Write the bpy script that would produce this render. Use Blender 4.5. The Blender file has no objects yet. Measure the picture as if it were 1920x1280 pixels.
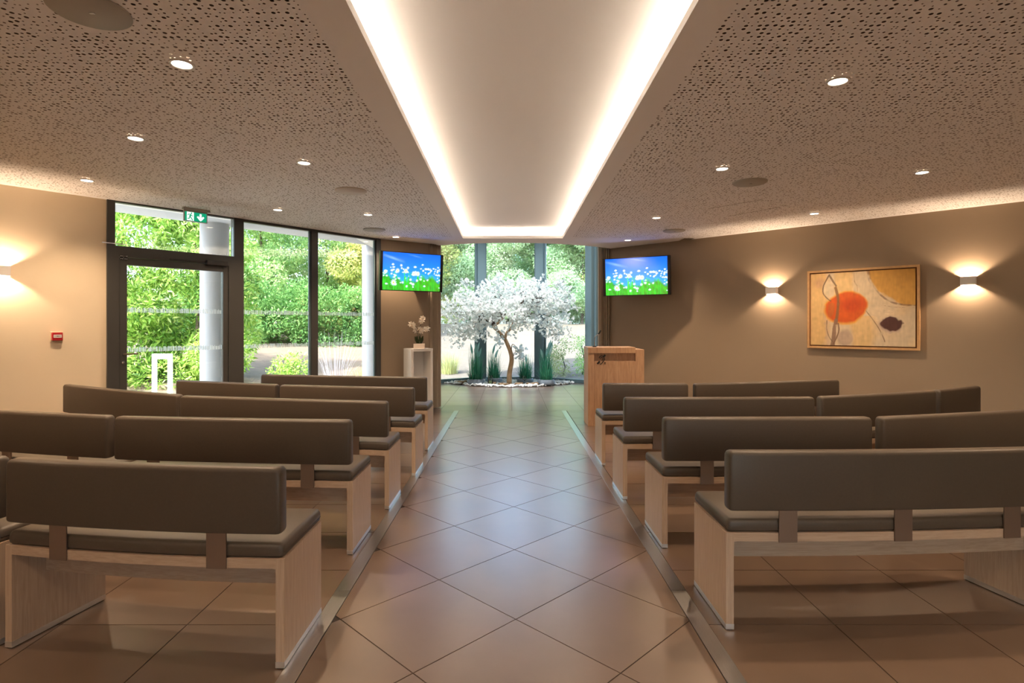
import bpy, bmesh, math, random
import numpy as np
from mathutils import Vector, Matrix

random.seed(7)
rng = np.random.default_rng(11)
C = bpy.context.scene.collection
sc = bpy.context.scene
R = math.radians

# ------------------------------------------------------------------ camera
cam_d = bpy.data.cameras.new('camera')
cam = bpy.data.objects.new('camera', cam_d)
C.objects.link(cam)
cam.location = (0, 0, 1.42)
cam.rotation_euler = (R(90), 0, 0)
cam_d.sensor_width = 36
cam_d.lens = 1060 * 36 / 1920
cam_d.shift_x = 3 / 1920
cam_d.shift_y = -30 / 1920
cam_d.clip_end = 300
sc.camera = cam

# ------------------------------------------------------------------ world, sun, exposure
w = bpy.data.worlds.new('sky')
sc.world = w
w.use_nodes = True
nt = w.node_tree
nt.nodes.clear()
wo = nt.nodes.new('ShaderNodeOutputWorld')
bg = nt.nodes.new('ShaderNodeBackground')
sky = nt.nodes.new('ShaderNodeTexSky')
sky.sky_type = 'NISHITA'
sky.sun_disc = False
sky.sun_elevation = R(50)
sky.sun_rotation = R(213)
sky.air_density = 1.0
sky.dust_density = 2.5
sky.ozone_density = 1.0
bg.inputs['Strength'].default_value = 0.66
nt.links.new(sky.outputs[0], bg.inputs[0])
nt.links.new(bg.outputs[0], wo.inputs[0])

sun_d = bpy.data.lights.new('sun', 'SUN')
sun_d.energy = 7.2
sun_d.angle = R(1.2)
sun_d.color = (1.0, 0.97, 0.93)
sun = bpy.data.objects.new('sun', sun_d)
C.objects.link(sun)
sun.location = (-10, -20, 30)
sun.rotation_euler = (R(42), 0, R(-33.5))

DOWN_W, SCONCE_W, LED_S = 76.0, 20.0, 13.5
WARM = (1.0, 0.71, 0.465)
sc.view_settings.view_transform = 'Standard'
sc.view_settings.look = 'None'
sc.view_settings.exposure = 1.0
sc.view_settings.gamma = 1.0
sc.view_settings.use_curve_mapping = False

# ------------------------------------------------------------------ materials
def new_mat(name):
    m = bpy.data.materials.new(name)
    m.use_nodes = True
    n = m.node_tree.nodes
    return m, n, m.node_tree.links, n['Principled BSDF']

def mat(name, col, rough=0.5, metal=0.0, noise=0.0, scale=20.0, stretch=(1, 1, 1), bump=0.0, bscale=None,
        emit=None, estr=0.0, trans=0.0, spec=0.5, rand=0.0, detail=4.0):
    m, n, L, b = new_mat(name)
    b.inputs['Base Color'].default_value = (*col, 1)
    b.inputs['Roughness'].default_value = rough
    b.inputs['Metallic'].default_value = metal
    b.inputs['Specular IOR Level'].default_value = spec
    if trans:
        b.inputs['Transmission Weight'].default_value = trans
    if emit:
        b.inputs['Emission Color'].default_value = (*emit, 1)
        b.inputs['Emission Strength'].default_value = estr
    if noise or bump:
        tc = n.new('ShaderNodeTexCoord')
        mp = n.new('ShaderNodeMapping')
        mp.inputs['Scale'].default_value = stretch
        L.new(tc.outputs['Object'], mp.inputs['Vector'])
        nz = n.new('ShaderNodeTexNoise')
        nz.inputs['Scale'].default_value = scale
        nz.inputs['Detail'].default_value = detail
        nz.inputs['Roughness'].default_value = 0.6
        L.new(mp.outputs[0], nz.inputs['Vector'])
        if noise:
            r = n.new('ShaderNodeValToRGB')
            r.color_ramp.elements[0].position = 0.25
            r.color_ramp.elements[1].position = 0.75
            r.color_ramp.elements[0].color = (*[max(0, c * (1 - noise)) for c in col], 1)
            r.color_ramp.elements[1].color = (*[min(1, c * (1 + noise)) for c in col], 1)
            L.new(nz.outputs['Fac'], r.inputs['Fac'])
            src = r.outputs[0]
            if rand:
                oi = n.new('ShaderNodeObjectInfo')
                hs = n.new('ShaderNodeHueSaturation')
                mr = n.new('ShaderNodeMapRange')
                mr.inputs['To Min'].default_value = 1 - rand
                mr.inputs['To Max'].default_value = 1 + rand
                L.new(oi.outputs['Random'], mr.inputs['Value'])
                L.new(mr.outputs[0], hs.inputs['Value'])
                L.new(src, hs.inputs['Color'])
                src = hs.outputs[0]
            L.new(src, b.inputs['Base Color'])
        if bump:
            nb = nz
            if bscale:
                nb = n.new('ShaderNodeTexNoise')
                nb.inputs['Scale'].default_value = bscale
                nb.inputs['Detail'].default_value = 3
                L.new(mp.outputs[0], nb.inputs['Vector'])
            bp = n.new('ShaderNodeBump')
            bp.inputs['Strength'].default_value = bump
            bp.inputs['Distance'].default_value = 0.004
            L.new(nb.outputs['Fac'], bp.inputs['Height'])
            L.new(bp.outputs[0], b.inputs['Normal'])
    return m

def leaf_mat(name, ramp, trans=0.35, rough=0.5):
    """two-sided leaf: colour picked per leaf from the 'leaf' attribute"""
    m, n, L, b = new_mat(name)
    at_ = n.new('ShaderNodeAttribute')
    at_.attribute_name = 'leaf'
    r = n.new('ShaderNodeValToRGB')
    els = r.color_ramp.elements
    els[0].position, els[0].color = 0.0, (*ramp[0], 1)
    els[1].position, els[1].color = 1.0, (*ramp[-1], 1)
    for i, c in enumerate(ramp[1:-1]):
        e = els.new((i + 1) / (len(ramp) - 1))
        e.color = (*c, 1)
    L.new(at_.outputs['Fac'], r.inputs['Fac'])
    L.new(r.outputs[0], b.inputs['Base Color'])
    b.inputs['Roughness'].default_value = rough
    b.inputs['Specular IOR Level'].default_value = 0.3
    t = n.new('ShaderNodeBsdfTranslucent')
    L.new(r.outputs[0], t.inputs['Color'])
    mx = n.new('ShaderNodeMixShader')
    mx.inputs[0].default_value = trans
    L.new(b.outputs[0], mx.inputs[1])
    L.new(t.outputs[0], mx.inputs[2])
    L.new(mx.outputs[0], n['Material Output'].inputs['Surface'])
    return m

def glass_mat(name, tint=(0.93, 0.97, 0.95), refl=1.0):
    m, n, L, b = new_mat(name)
    n.remove(b)
    t = n.new('ShaderNodeBsdfTransparent')
    t.inputs['Color'].default_value = (*tint, 1)
    g = n.new('ShaderNodeBsdfGlossy')
    g.inputs['Roughness'].default_value = 0.0
    f = n.new('ShaderNodeFresnel')
    f.inputs['IOR'].default_value = 1.45
    mx = n.new('ShaderNodeMixShader')
    L.new(f.outputs[0], mx.inputs[0])
    L.new(t.outputs[0], mx.inputs[1])
    L.new(g.outputs[0], mx.inputs[2])
    L.new(mx.outputs[0], n['Material Output'].inputs['Surface'])
    return m

def print_mat(name, attr='print', emit=0.0, rough=0.6):
    m, n, L, b = new_mat(name)
    a = n.new('ShaderNodeAttribute')
    a.attribute_name = attr
    L.new(a.outputs['Color'], b.inputs['Base Color'])
    b.inputs['Roughness'].default_value = rough
    if emit:
        b.inputs['Base Color'].default_value = (0.02, 0.02, 0.02, 1)
        for l in list(b.inputs['Base Color'].links):
            L.remove(l)
        L.new(a.outputs['Color'], b.inputs['Emission Color'])
        b.inputs['Emission Strength'].default_value = emit
    return m

def wood(name, c0, c1, grain, rough=0.45):
    m, n, L, b = new_mat(name)
    tc = n.new('ShaderNodeTexCoord')
    mp = n.new('ShaderNodeMapping')
    mp.inputs['Scale'].default_value = grain
    L.new(tc.outputs['Object'], mp.inputs['Vector'])
    nz = n.new('ShaderNodeTexNoise')
    nz.inputs['Scale'].default_value = 5
    nz.inputs['Detail'].default_value = 7
    nz.inputs['Roughness'].default_value = 0.65
    nz.inputs['Distortion'].default_value = 0.6
    L.new(mp.outputs[0], nz.inputs['Vector'])
    r = n.new('ShaderNodeValToRGB')
    r.color_ramp.elements[0].position, r.color_ramp.elements[0].color = 0.3, (*c0, 1)
    r.color_ramp.elements[1].position, r.color_ramp.elements[1].color = 0.62, (*c1, 1)
    L.new(nz.outputs['Fac'], r.inputs['Fac'])
    L.new(r.outputs[0], b.inputs['Base Color'])
    b.inputs['Roughness'].default_value = rough
    bp = n.new('ShaderNodeBump')
    bp.inputs['Strength'].default_value = 0.12
    bp.inputs['Distance'].default_value = 0.003
    L.new(nz.outputs['Fac'], bp.inputs['Height'])
    L.new(bp.outputs[0], b.inputs['Normal'])
    return m

M = {}
M['tile'] = mat('porcelain_tile', (0.150, 0.099, 0.068), 0.285, noise=0.16, scale=2.6, rand=0.05, detail=8, spec=0.9)
_tb = M['tile'].node_tree.nodes['Principled BSDF']
_tb.inputs['Coat Weight'].default_value = 0.6
_tb.inputs['Coat Roughness'].default_value = 0.285
M['grout'] = mat('dark_grout', (0.05, 0.036, 0.028), 0.9)
M['steel'] = mat('brushed_steel', (0.60, 0.60, 0.59), 0.30, 1.0, noise=0.06, scale=8, stretch=(40, 1, 1))
M['ceil'] = mat('white_plasterboard', (0.93, 0.91, 0.90), 0.85)
M['felt'] = mat('backing_felt', (0.28, 0.22, 0.18), 0.95)
M['cream'] = mat('cream_paint', (0.80, 0.67, 0.49), 0.75, noise=0.02, scale=2)
M['taupe'] = mat('taupe_paint', (0.330, 0.250, 0.172), 0.75, noise=0.02, scale=2)
M['plain'] = mat('interior_render', (0.5, 0.42, 0.33), 0.85)
M['alu'] = mat('anthracite_aluminium', (0.052, 0.051, 0.048), 0.42, 0.0)
M['teal'] = mat('blue_grey_aluminium', (0.11, 0.17, 0.19), 0.35, 0.0)
M['glass'] = glass_mat('window_glass')
M['bayglass'] = glass_mat('bay_glass', (0.83, 0.93, 0.965))
M['film'] = leaf_mat('white_film', [(0.86, 0.88, 0.88), (0.86, 0.88, 0.88)], 0.85)
M['vinyl'] = mat('taupe_vinyl', (0.078, 0.058, 0.041), 0.46, noise=0.07, scale=90, bump=0.10, bscale=420)
M['oak_v'] = wood('light_oak_upright', (0.385, 0.265, 0.178), (0.49, 0.355, 0.25), (22, 22, 1.1))
M['oak_h'] = wood('light_oak_lengthwise', (0.385, 0.265, 0.178), (0.49, 0.355, 0.25), (1.1, 22, 22))
M['oak_l'] = wood('lectern_oak', (0.40, 0.225, 0.125), (0.56, 0.35, 0.21), (9, 9, 0.8))
M['kick'] = mat('satin_aluminium', (0.70, 0.70, 0.70), 0.3, 0.85)
M['bracket'] = mat('bronze_steel', (0.27, 0.205, 0.165), 0.38, 0.75)
M['black'] = mat('black_plastic', (0.012, 0.011, 0.011), 0.35)
M['ink'] = mat('black_vinyl_cut', (0.006, 0.006, 0.006), 0.6)
M['white'] = mat('white_lacquer', (0.78, 0.76, 0.73), 0.4)
M['wmetal'] = mat('white_powder_coat', (0.82, 0.83, 0.84), 0.45)
M['render'] = mat('white_render', (0.50, 0.51, 0.55), 0.9)
M['speaker'] = mat('speaker_grille', (0.46, 0.44, 0.39), 0.7, bump=0.2, scale=900)
M['wspeaker'] = mat('white_grille', (0.66, 0.61, 0.56), 0.8)
M['lens'] = mat('lamp_lens', (0.9, 0.85, 0.75), 0.4, emit=(1, 0.86, 0.68), estr=9)
M['led'] = mat('led_strip', (0.9, 0.85, 0.75), 0.4, emit=(1, 0.85, 0.68), estr=LED_S)
M['fabric'] = mat('beige_curtain', (0.42, 0.34, 0.25), 0.9, noise=0.08, scale=60, stretch=(4, 4, 0.3))
M['ply'] = mat('frame_wood', (0.60, 0.36, 0.16), 0.5, noise=0.15, scale=6, stretch=(3, 3, 3))
M['rust'] = mat('frame_inner', (0.25, 0.09, 0.025), 0.7)
M['green'] = mat('exit_green', (0.0, 0.22, 0.11), 0.4, emit=(0.0, 0.30, 0.15), estr=0.55)
M['sign_w'] = mat('exit_white', (0.85, 0.9, 0.87), 0.4, emit=(0.85, 0.95, 0.9), estr=0.6)
M['sign_f'] = mat('sign_rail', (0.45, 0.42, 0.38), 0.5)
M['red'] = mat('red_plastic', (0.42, 0.012, 0.018), 0.35)
M['soil'] = mat('dry_grass_field', (0.195, 0.137, 0.098), 0.95, noise=0.34, scale=3.2, stretch=(1, 2.6, 1), bump=1.0, bscale=26, detail=8)
M['concrete'] = mat('pale_concrete', (0.66, 0.63, 0.58), 0.9, noise=0.08, scale=6)
M['mulch'] = mat('leaf_litter', (0.30, 0.20, 0.15), 0.95, noise=0.6, scale=18, bump=1.0)
M['pebble'] = mat('white_pebbles', (0.80, 0.80, 0.78), 0.7)
M['brownstone'] = mat('brown_chips', (0.30, 0.19, 0.10), 0.8)
M['pot'] = mat('slate_pot', (0.20, 0.24, 0.28), 0.7, noise=0.15, scale=30)
M['bark'] = mat('twisted_bark', (0.40, 0.26, 0.14), 0.85, noise=0.35, scale=22, stretch=(1, 1, 0.35), bump=0.8)
M['dbark'] = mat('dark_bark', (0.10, 0.075, 0.055), 0.9, noise=0.3, scale=10)
M['petal'] = leaf_mat('white_petals', [(0.74, 0.80, 0.78), (0.86, 0.90, 0.88), (0.95, 0.95, 0.93)], 0.5)
M['orchid'] = leaf_mat('orchid_petals', [(0.80, 0.66, 0.50), (0.88, 0.80, 0.68), (0.92, 0.88, 0.80)], 0.25)
M['orchidpot'] = mat('cream_pot', (0.70, 0.58, 0.48), 0.5)
M['darkleaf'] = leaf_mat('dark_leaf', [(0.025, 0.04, 0.015), (0.05, 0.08, 0.025)], 0.1)
M['blade'] = leaf_mat('artificial_grass', [(0.02, 0.17, 0.09), (0.06, 0.33, 0.19), (0.17, 0.50, 0.28)], 0.5)
M['plume'] = leaf_mat('grass_plume', [(0.34, 0.56, 0.52), (0.66, 0.84, 0.80)], 0.6)
M['laurel'] = leaf_mat('laurel_leaf', [(0.07, 0.20, 0.04), (0.22, 0.42, 0.07), (0.46, 0.64, 0.14), (0.72, 0.80, 0.38)], 0.45)
M['hedge'] = leaf_mat('hedge_leaf', [(0.08, 0.20, 0.06), (0.18, 0.38, 0.11), (0.38, 0.58, 0.20)], 0.45)
M['tree'] = leaf_mat('tree_leaf', [(0.16, 0.32, 0.12), (0.34, 0.55, 0.22), (0.56, 0.72, 0.32), (0.74, 0.80, 0.46)], 0.6)
M['autumn'] = leaf_mat('turning_leaf', [(0.34, 0.45, 0.14), (0.58, 0.64, 0.22), (0.80, 0.74, 0.34), (0.84, 0.66, 0.38)], 0.6)
M['willow'] = leaf_mat('grey_leaf', [(0.30, 0.44, 0.24), (0.50, 0.62, 0.38), (0.72, 0.78, 0.56), (0.76, 0.68, 0.52)], 0.6)
M['pale'] = leaf_mat('pale_tree_leaf', [(0.28, 0.40, 0.24), (0.46, 0.60, 0.36), (0.64, 0.75, 0.48), (0.80, 0.82, 0.60)], 0.6)
M['straw'] = leaf_mat('straw_tuft', [(0.32, 0.34, 0.12), (0.55, 0.48, 0.22), (0.50, 0.55, 0.20)], 0.35)
M['lavender'] = leaf_mat('grey_sprig', [(0.36, 0.35, 0.40), (0.56, 0.53, 0.60)], 0.3)
M['jar'] = glass_mat('clear_jar', (0.9, 0.94, 0.93))
M['wax'] = mat('candle_wax', (0.55, 0.58, 0.25), 0.6)
M['silver'] = mat('silver_metal', (0.6, 0.6, 0.62), 0.25, 1.0)
M['screen'] = print_mat('screen_picture', emit=1.0)
M['canvas'] = print_mat('painted_canvas')

# ------------------------------------------------------------------ helpers
WL = {}
def wloc(o):
    return WL.get(o.name, Vector((0, 0, 0))) if o else Vector((0, 0, 0))

def tag(o, label=None, cat=None, group=None, kind=None):
    if label: o['label'] = label
    if cat: o['category'] = cat
    if group: o['group'] = group
    if kind: o['kind'] = kind
    return o

def thing(name, label, cat, loc=(0, 0, 0), group=None, kind=None):
    o = bpy.data.objects.new(name, None)
    o.empty_display_size = 0.1
    C.objects.link(o)
    o.location = loc
    WL[o.name] = Vector(loc)
    return tag(o, label, cat, group, kind)

def obj(name, vf, material, parent=None, smooth=False, angle=40, attr=None):
    v, f = vf
    off = wloc(parent)
    me = bpy.data.meshes.new(name)
    if off.length:
        v = [(p[0] - off.x, p[1] - off.y, p[2] - off.z) for p in v]
    me.from_pydata(v, [], f)
    me.update()
    o = bpy.data.objects.new(name, me)
    C.objects.link(o)
    me.materials.append(M[material] if isinstance(material, str) else material)
    if parent:
        o.parent = parent
        WL[o.name] = off.copy()
    if smooth:
        me.polygons.foreach_set('use_smooth', [True] * len(me.polygons))
        me.set_sharp_from_angle(angle=R(angle))
    if attr is not None:
        nm, dom, vals = attr
        a = me.attributes.new(nm, 'FLOAT', dom)
        a.data.foreach_set('value', np.asarray(vals, dtype=np.float32))
    return o

def join(*parts):
    V, F = [], []
    for v, f in parts:
        k = len(V)
        V += list(v)
        F += [tuple(i + k for i in q) for q in f]
    return V, F

def box(x0, x1, y0, y1, z0, z1, bevel=0.0, seg=1):
    v = [(x0, y0, z0), (x1, y0, z0), (x1, y1, z0), (x0, y1, z0), (x0, y0, z1), (x1, y0, z1), (x1, y1, z1), (x0, y1, z1)]
    f = [(0, 3, 2, 1), (4, 5, 6, 7), (0, 1, 5, 4), (1, 2, 6, 5), (2, 3, 7, 6), (3, 0, 4, 7)]
    return bev((v, f), bevel, seg) if bevel else (v, f)

def bev(vf, w_, seg=1):
    bm = bmesh.new()
    vs = [bm.verts.new(p) for p in vf[0]]
    for q in vf[1]:
        bm.faces.new([vs[i] for i in q])
    bm.normal_update()
    bmesh.ops.bevel(bm, geom=bm.edges[:], offset=w_, segments=seg, affect='EDGES', profile=0.5)
    bm.verts.index_update()
    out = [tuple(p.co) for p in bm.verts], [tuple(x.index for x in q.verts) for q in bm.faces]
    bm.free()
    return out

def xf(vf, mtx):
    return [tuple(mtx @ Vector(p)) for p in vf[0]], vf[1]

def frame2(origin, ex):
    """matrix with local x along plan direction ex, local z up, local y = left of ex"""
    ex = Vector((ex[0], ex[1], 0)).normalized()
    ey = Vector((-ex.y, ex.x, 0))
    m = Matrix.Identity(4)
    m.col[0][:3] = ex
    m.col[1][:3] = ey
    m.col[2][:3] = (0, 0, 1)
    m.col[3][:3] = Vector(origin)
    return m

def prism(poly, z0, z1):
    n = len(poly)
    a = sum(poly[i][0] * poly[(i + 1) % n][1] - poly[(i + 1) % n][0] * poly[i][1] for i in range(n))
    if a < 0:
        poly = poly[::-1]
    v = [(p[0], p[1], z0) for p in poly] + [(p[0], p[1], z1) for p in poly]
    f = [tuple(range(n))[::-1], tuple(range(n, 2 * n))]
    f += [(i, (i + 1) % n, n + (i + 1) % n, n + i) for i in range(n)]
    return v, f

def lathe(prof, seg=24, cx=0, cy=0, cz=0, close=True):
    v, f = [], []
    for r, z in prof:
        for k in range(seg):
            a = 2 * math.pi * k / seg
            v.append((cx + r * math.cos(a), cy + r * math.sin(a), cz + z))
    for i in range(len(prof) - 1):
        for k in range(seg):
            k2 = (k + 1) % seg
            f.append((i * seg + k, i * seg + k2, (i + 1) * seg + k2, (i + 1) * seg + k))
    if close:
        f.append(tuple(range(seg))[::-1])
        n = len(prof) - 1
        f.append(tuple(n * seg + k for k in range(seg)))
    return v, f

def tube(pts, radii, seg=8):
    pts = [Vector(p) for p in pts]
    if not isinstance(radii, (list, tuple)):
        radii = [radii] * len(pts)
    v, f = [], []
    for i, p in enumerate(pts):
        d = (pts[min(i + 1, len(pts) - 1)] - pts[max(i - 1, 0)]).normalized()
        up = Vector((0, 1, 0)) if abs(d.y) < 0.9 else Vector((1, 0, 0))
        a = d.cross(up).normalized()
        b = d.cross(a).normalized()
        for k in range(seg):
            t = 2 * math.pi * k / seg
            v.append(tuple(p + (a * math.cos(t) + b * math.sin(t)) * radii[i]))
    for i in range(len(pts) - 1):
        for k in range(seg):
            k2 = (k + 1) % seg
            f.append((i * seg + k, i * seg + k2, (i + 1) * seg + k2, (i + 1) * seg + k))
    f.append(tuple(range(seg)))
    n = (len(pts) - 1) * seg
    f.append(tuple(n + k for k in range(seg))[::-1])
    return v, f

def sweep(stations):
    """closed profiles of equal length joined, with end caps"""
    n = len(stations[0])
    v = [p for s in stations for p in s]
    f = []
    for i in range(len(stations) - 1):
        for k in range(n):
            k2 = (k + 1) % n
            f.append((i * n + k, i * n + k2, (i + 1) * n + k2, (i + 1) * n + k))
    f.append(tuple(range(n))[::-1])
    b = (len(stations) - 1) * n
    f.append(tuple(b + k for k in range(n)))
    return v, f

def smooth_path(pts, n=6):
    """Catmull-Rom through pts"""
    P = [Vector(p) for p in pts]
    P = [P[0] * 2 - P[1]] + P + [P[-1] * 2 - P[-2]]
    out = []
    for i in range(1, len(P) - 2):
        for k in range(n):
            t = k / n
            a, b, c, d = P[i - 1], P[i], P[i + 1], P[i + 2]
            out.append(0.5 * (2 * b + (c - a) * t + (2 * a - 5 * b + 4 * c - d) * t * t + (3 * b - a - 3 * c + d) * t ** 3))
    out.append(P[-2])
    return out

def clip(poly, region):
    """Sutherland-Hodgman against a convex counter-clockwise region"""
    out = list(poly)
    n = len(region)
    for i in range(n):
        ax, ay = region[i]
        bx, by = region[(i + 1) % n]
        src, out = out, []
        if not src:
            break
        for j in range(len(src)):
            p, q = src[j], src[(j + 1) % len(src)]
            dp = (bx - ax) * (p[1] - ay) - (by - ay) * (p[0] - ax)
            dq = (bx - ax) * (q[1] - ay) - (by - ay) * (q[0] - ax)
            if dp >= 0:
                out.append(p)
            if (dp >= 0) != (dq >= 0):
                t = dp / (dp - dq)
                out.append((p[0] + t * (q[0] - p[0]), p[1] + t * (q[1] - p[1])))
    return out

def area(poly):
    return 0.5 * sum(poly[i][0] * poly[(i + 1) % len(poly)][1] - poly[(i + 1) % len(poly)][0] * poly[i][1] for i in range(len(poly)))

def dup(root, loc, label, group=None, rotz=None):
    r = root.copy()
    C.objects.link(r)
    r.location = loc
    r['label'] = label
    if rotz is not None:
        r.rotation_euler = (0, 0, rotz)
    if group: r['group'] = group
    for ch in root.children:
        c = ch.copy()
        C.objects.link(c)
        c.parent = r
        for g in ch.children:
            d = g.copy()
            C.objects.link(d)
            d.parent = c
    return r

def stroke(pts, w_):
    """2-D polyline -> list of quads/discs (polygons) of width w_"""
    out = []
    for (x0, y0), (x1, y1) in zip(pts, pts[1:]):
        L = math.hypot(x1 - x0, y1 - y0) or 1e-6
        nx, ny = -(y1 - y0) / L * w_ / 2, (x1 - x0) / L * w_ / 2
        out.append([(x0 - nx, y0 - ny), (x1 - nx, y1 - ny), (x1 + nx, y1 + ny), (x0 + nx, y0 + ny)])
    for (x, y) in pts[1:-1]:
        out.append(disc2(x, y, w_ / 2, 10))
    return out

def disc2(x, y, r, n=16, ry=None):
    ry = ry or r
    return [(x + r * math.cos(2 * math.pi * k / n), y + ry * math.sin(2 * math.pi * k / n)) for k in range(n)]

def plates(polys, origin, ex, ey, en, th):
    """flat 2-D polygons extruded by th along en, in the plane (origin, ex, ey)"""
    o, ex, ey, en = Vector(origin), Vector(ex), Vector(ey), Vector(en)
    V, F = [], []
    for i, p in enumerate(polys):
        if area(p) < 0:
            p = p[::-1]
        t = th * (1 + 0.02 * i)
        n, k = len(p), len(V)
        V += [tuple(o + ex * a + ey * b) for a, b in p] + [tuple(o + ex * a + ey * b + en * t) for a, b in p]
        F += [tuple(k + j for j in range(n))[::-1], tuple(k + n + j for j in range(n))]
        F += [(k + j, k + (j + 1) % n, k + n + (j + 1) % n, k + n + j) for j in range(n)]
    return V, F

# ------------------------------------------------------------------ plan of the room
ZC = 2.80
GA, GB = Vector((-4.43, 6.198)), Vector((-2.087, 9.03))       # glazed left wall
GD = (GB - GA).normalized()
LW0 = (-8.0, 6.198 - 3.57 * 1.2087)
RWA, RWB = (1.75, 10.2), (5.75, 6.25)
RW0 = (8.0, 4.03)
APSE = [(-2.6, 12.3), (-2.05, 13.7), (-0.80, 14.65), (0.80, 14.65), (2.05, 13.7), (2.6, 12.3)]
ROOM = [(-8, -3), (8, -3), RW0, RWA, (2.35, 10.95)] + APSE[::-1] + [(-2.2, 10.7), (-1.36, 9.55), tuple(GB), LW0]

def structure(name, vf, m, label, parent=None, **k):
    o = obj(name, vf, m, parent, **k)
    return tag(o, label, None, None, 'structure')

def wall_vf(P, Q, z0, z1, th, side):
    P, Q = Vector(P[:2]), Vector(Q[:2])
    d = (Q - P).normalized()
    n = Vector((-d.y, d.x)) * side * th
    return prism([tuple(P), tuple(Q), tuple(Q + n), tuple(P + n)], z0, z1)

structure('wall_left', wall_vf(LW0, GA, -0.1, 3.7, 0.25, 1), 'cream', 'cream painted wall on the left with a wall light and a red call point')
structure('wall_left_front', join(wall_vf(GB, (-1.36, 9.55), -0.1, 3.7, 0.25, 1), wall_vf((-1.36, 9.55), (-2.2, 10.7), -0.1, 3.7, 0.05, 1)), 'taupe',
          'taupe wall section behind the white pedestal and left screen')
structure('wall_left_header', wall_vf(GA, GB, 2.82, 3.7, 0.25, 1), 'plain', 'wall above the left glazing hidden by the ceiling')
structure('wall_right', wall_vf(RWA, RW0, -0.1, 3.7, 0.25, 1), 'taupe', 'dark taupe wall on the right carrying the painting and two wall lights')
structure('wall_back', join(wall_vf((-8, -3), (0.4, -3), -0.1, 3.7, 0.25, -1), wall_vf((2.0, -3), (8, -3), -0.1, 3.7, 0.25, -1), wall_vf((0.4, -3), (2.0, -3), 2.78, 3.7, 0.25, -1),
                           wall_vf((8, -3), RW0, -0.1, 3.7, 0.25, -1), wall_vf((-8, -3), LW0, -0.1, 3.7, 0.25, 1)),
          'plain', 'rear walls behind the seating, with an added glazed opening for daylight')
w3 = thing('fill_window', 'added unseen glazing in the rear wall behind the camera, letting daylight in', None, (0, -3, 0), kind='structure')  # unseen glazing added to bring in daylight from behind the camera
for k in range(3):
    obj('mullion', box(0.4 + k * 0.8 - 0.05, 0.4 + k * 0.8 + 0.05, -3.1, -3.0, 0, 2.78), 'alu', w3)
for k in range(2):
    obj('pane', box(0.45 + k * 0.8, 1.15 + k * 0.8, -3.06, -3.05, 0.0, 2.78), 'glass', w3)
structure('wall_apse', join(wall_vf((-2.2, 10.7), APSE[0], -0.1, 6.0, 0.2, 1), wall_vf(APSE[0], APSE[1], -0.1, 6.0, 0.2, 1),
                            wall_vf(RWA, (2.35, 10.95), -0.1, 6.0, 0.2, -1), wall_vf((2.35, 10.95), APSE[5], -0.1, 6.0, 0.2, -1),
                            wall_vf(APSE[5], APSE[4], -0.1, 6.0, 0.2, -1)), 'plain', 'plain side walls of the round end bay')
eave = [tuple(GA - GD * 3), tuple(GB + GD * 1.0)]
nrm = Vector((-GD.y, GD.x))
eave += [tuple(GB + GD * 1.0 + nrm * 1.66), tuple(GA - GD * 3 + nrm * 1.66)]
structure('trim_eave', prism(eave, 2.96, 3.70), 'render', 'white overhanging eave outside the left windows')
structure('roof_bay', prism([(2.7, 10.9), (2.9, 12.4), (2.3, 14.0), (0.95, 15.0), (-0.95, 15.0), (-2.3, 14.0), (-2.9, 12.4), (-2.7, 10.9), (-1.6, 9.7), (0, 9.3), (1.6, 9.7)], 6.06, 6.25), 'render', 'raised flat roof over the round bay')
structure('roof', prism([(-9, -3.3), (9, -3.3), (9, 4.6), (3.2, 10.6)] + [(x_, 12.1 - math.sqrt(2.65 ** 2 - x_ * x_)) for x_ in np.linspace(2.5, -2.5, 21)] + [
                         eave[2], eave[3], (-9, 2.6)], 3.70, 3.95), 'render', 'flat roof over the hall')

# ------------------------------------------------------------------ floor: slab, tiles, metal strips
floor = structure('floor', prism(ROOM, -0.12, -0.004), 'grout', 'brown porcelain tile floor with a diagonal centre aisle')

def lwx(Y):
    return GA.x + (Y - GA.y) / 1.2087
def rwx(Y):
    return RWA[0] + (RWA[1] - Y) / 0.9875
XL0, XL1, XR0, XR1 = -0.935, -0.857, 0.862, 0.940
YF = 9.42
reg_aisle = [(XL1, -3), (XR0, -3), (XR0, YF), (XL1, YF)]
reg_left = [(-7.98, -3), (XL0, -3), (XL0, YF), (-1.55, YF), (lwx(9.0), 9.0), (-7.98, 1.905)]
reg_right = [(XR1, -3), (7.98, -3), (7.98, 4.05), (rwx(YF), YF), (XR1, YF)]
reg_front = [(-1.36, YF), (2.2, YF), (2.55, 12.3), (2.0, 13.7), (0.8, 14.62), (-0.8, 14.62), (-2.0, 13.7), (-2.5, 12.3), (-2.1, 10.7)]
JG = 0.0026
def tile_vf(p):
    return prism(p, -0.012, 0.0)
def inset(poly, g):
    c = (sum(p[0] for p in poly) / len(poly), sum(p[1] for p in poly) / len(poly))
    n = len(poly)
    reg = []
    for i in range(n):
        a, b = Vector(poly[i]), Vector(poly[(i + 1) % n])
        d = (b - a)
        if d.length < 1e-6:
            continue
        d.normalize()
        nn = Vector((-d.y, d.x)) * g
        reg.append((a + nn, b + nn, d))
    out = list(poly)
    for a, b, d in reg:
        src, out = out, []
        for j in range(len(src)):
            p, q = src[j], src[(j + 1) % len(src)]
            dp = d.x * (p[1] - a.y) - d.y * (p[0] - a.x)
            dq = d.x * (q[1] - a.y) - d.y * (q[0] - a.x)
            if dp >= 0: out.append(p)
            if (dp >= 0) != (dq >= 0):
                t = dp / (dp - dq)
                out.append((p[0] + t * (q[0] - p[0]), p[1] + t * (q[1] - p[1])))
        if not out: return []
    return out

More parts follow.
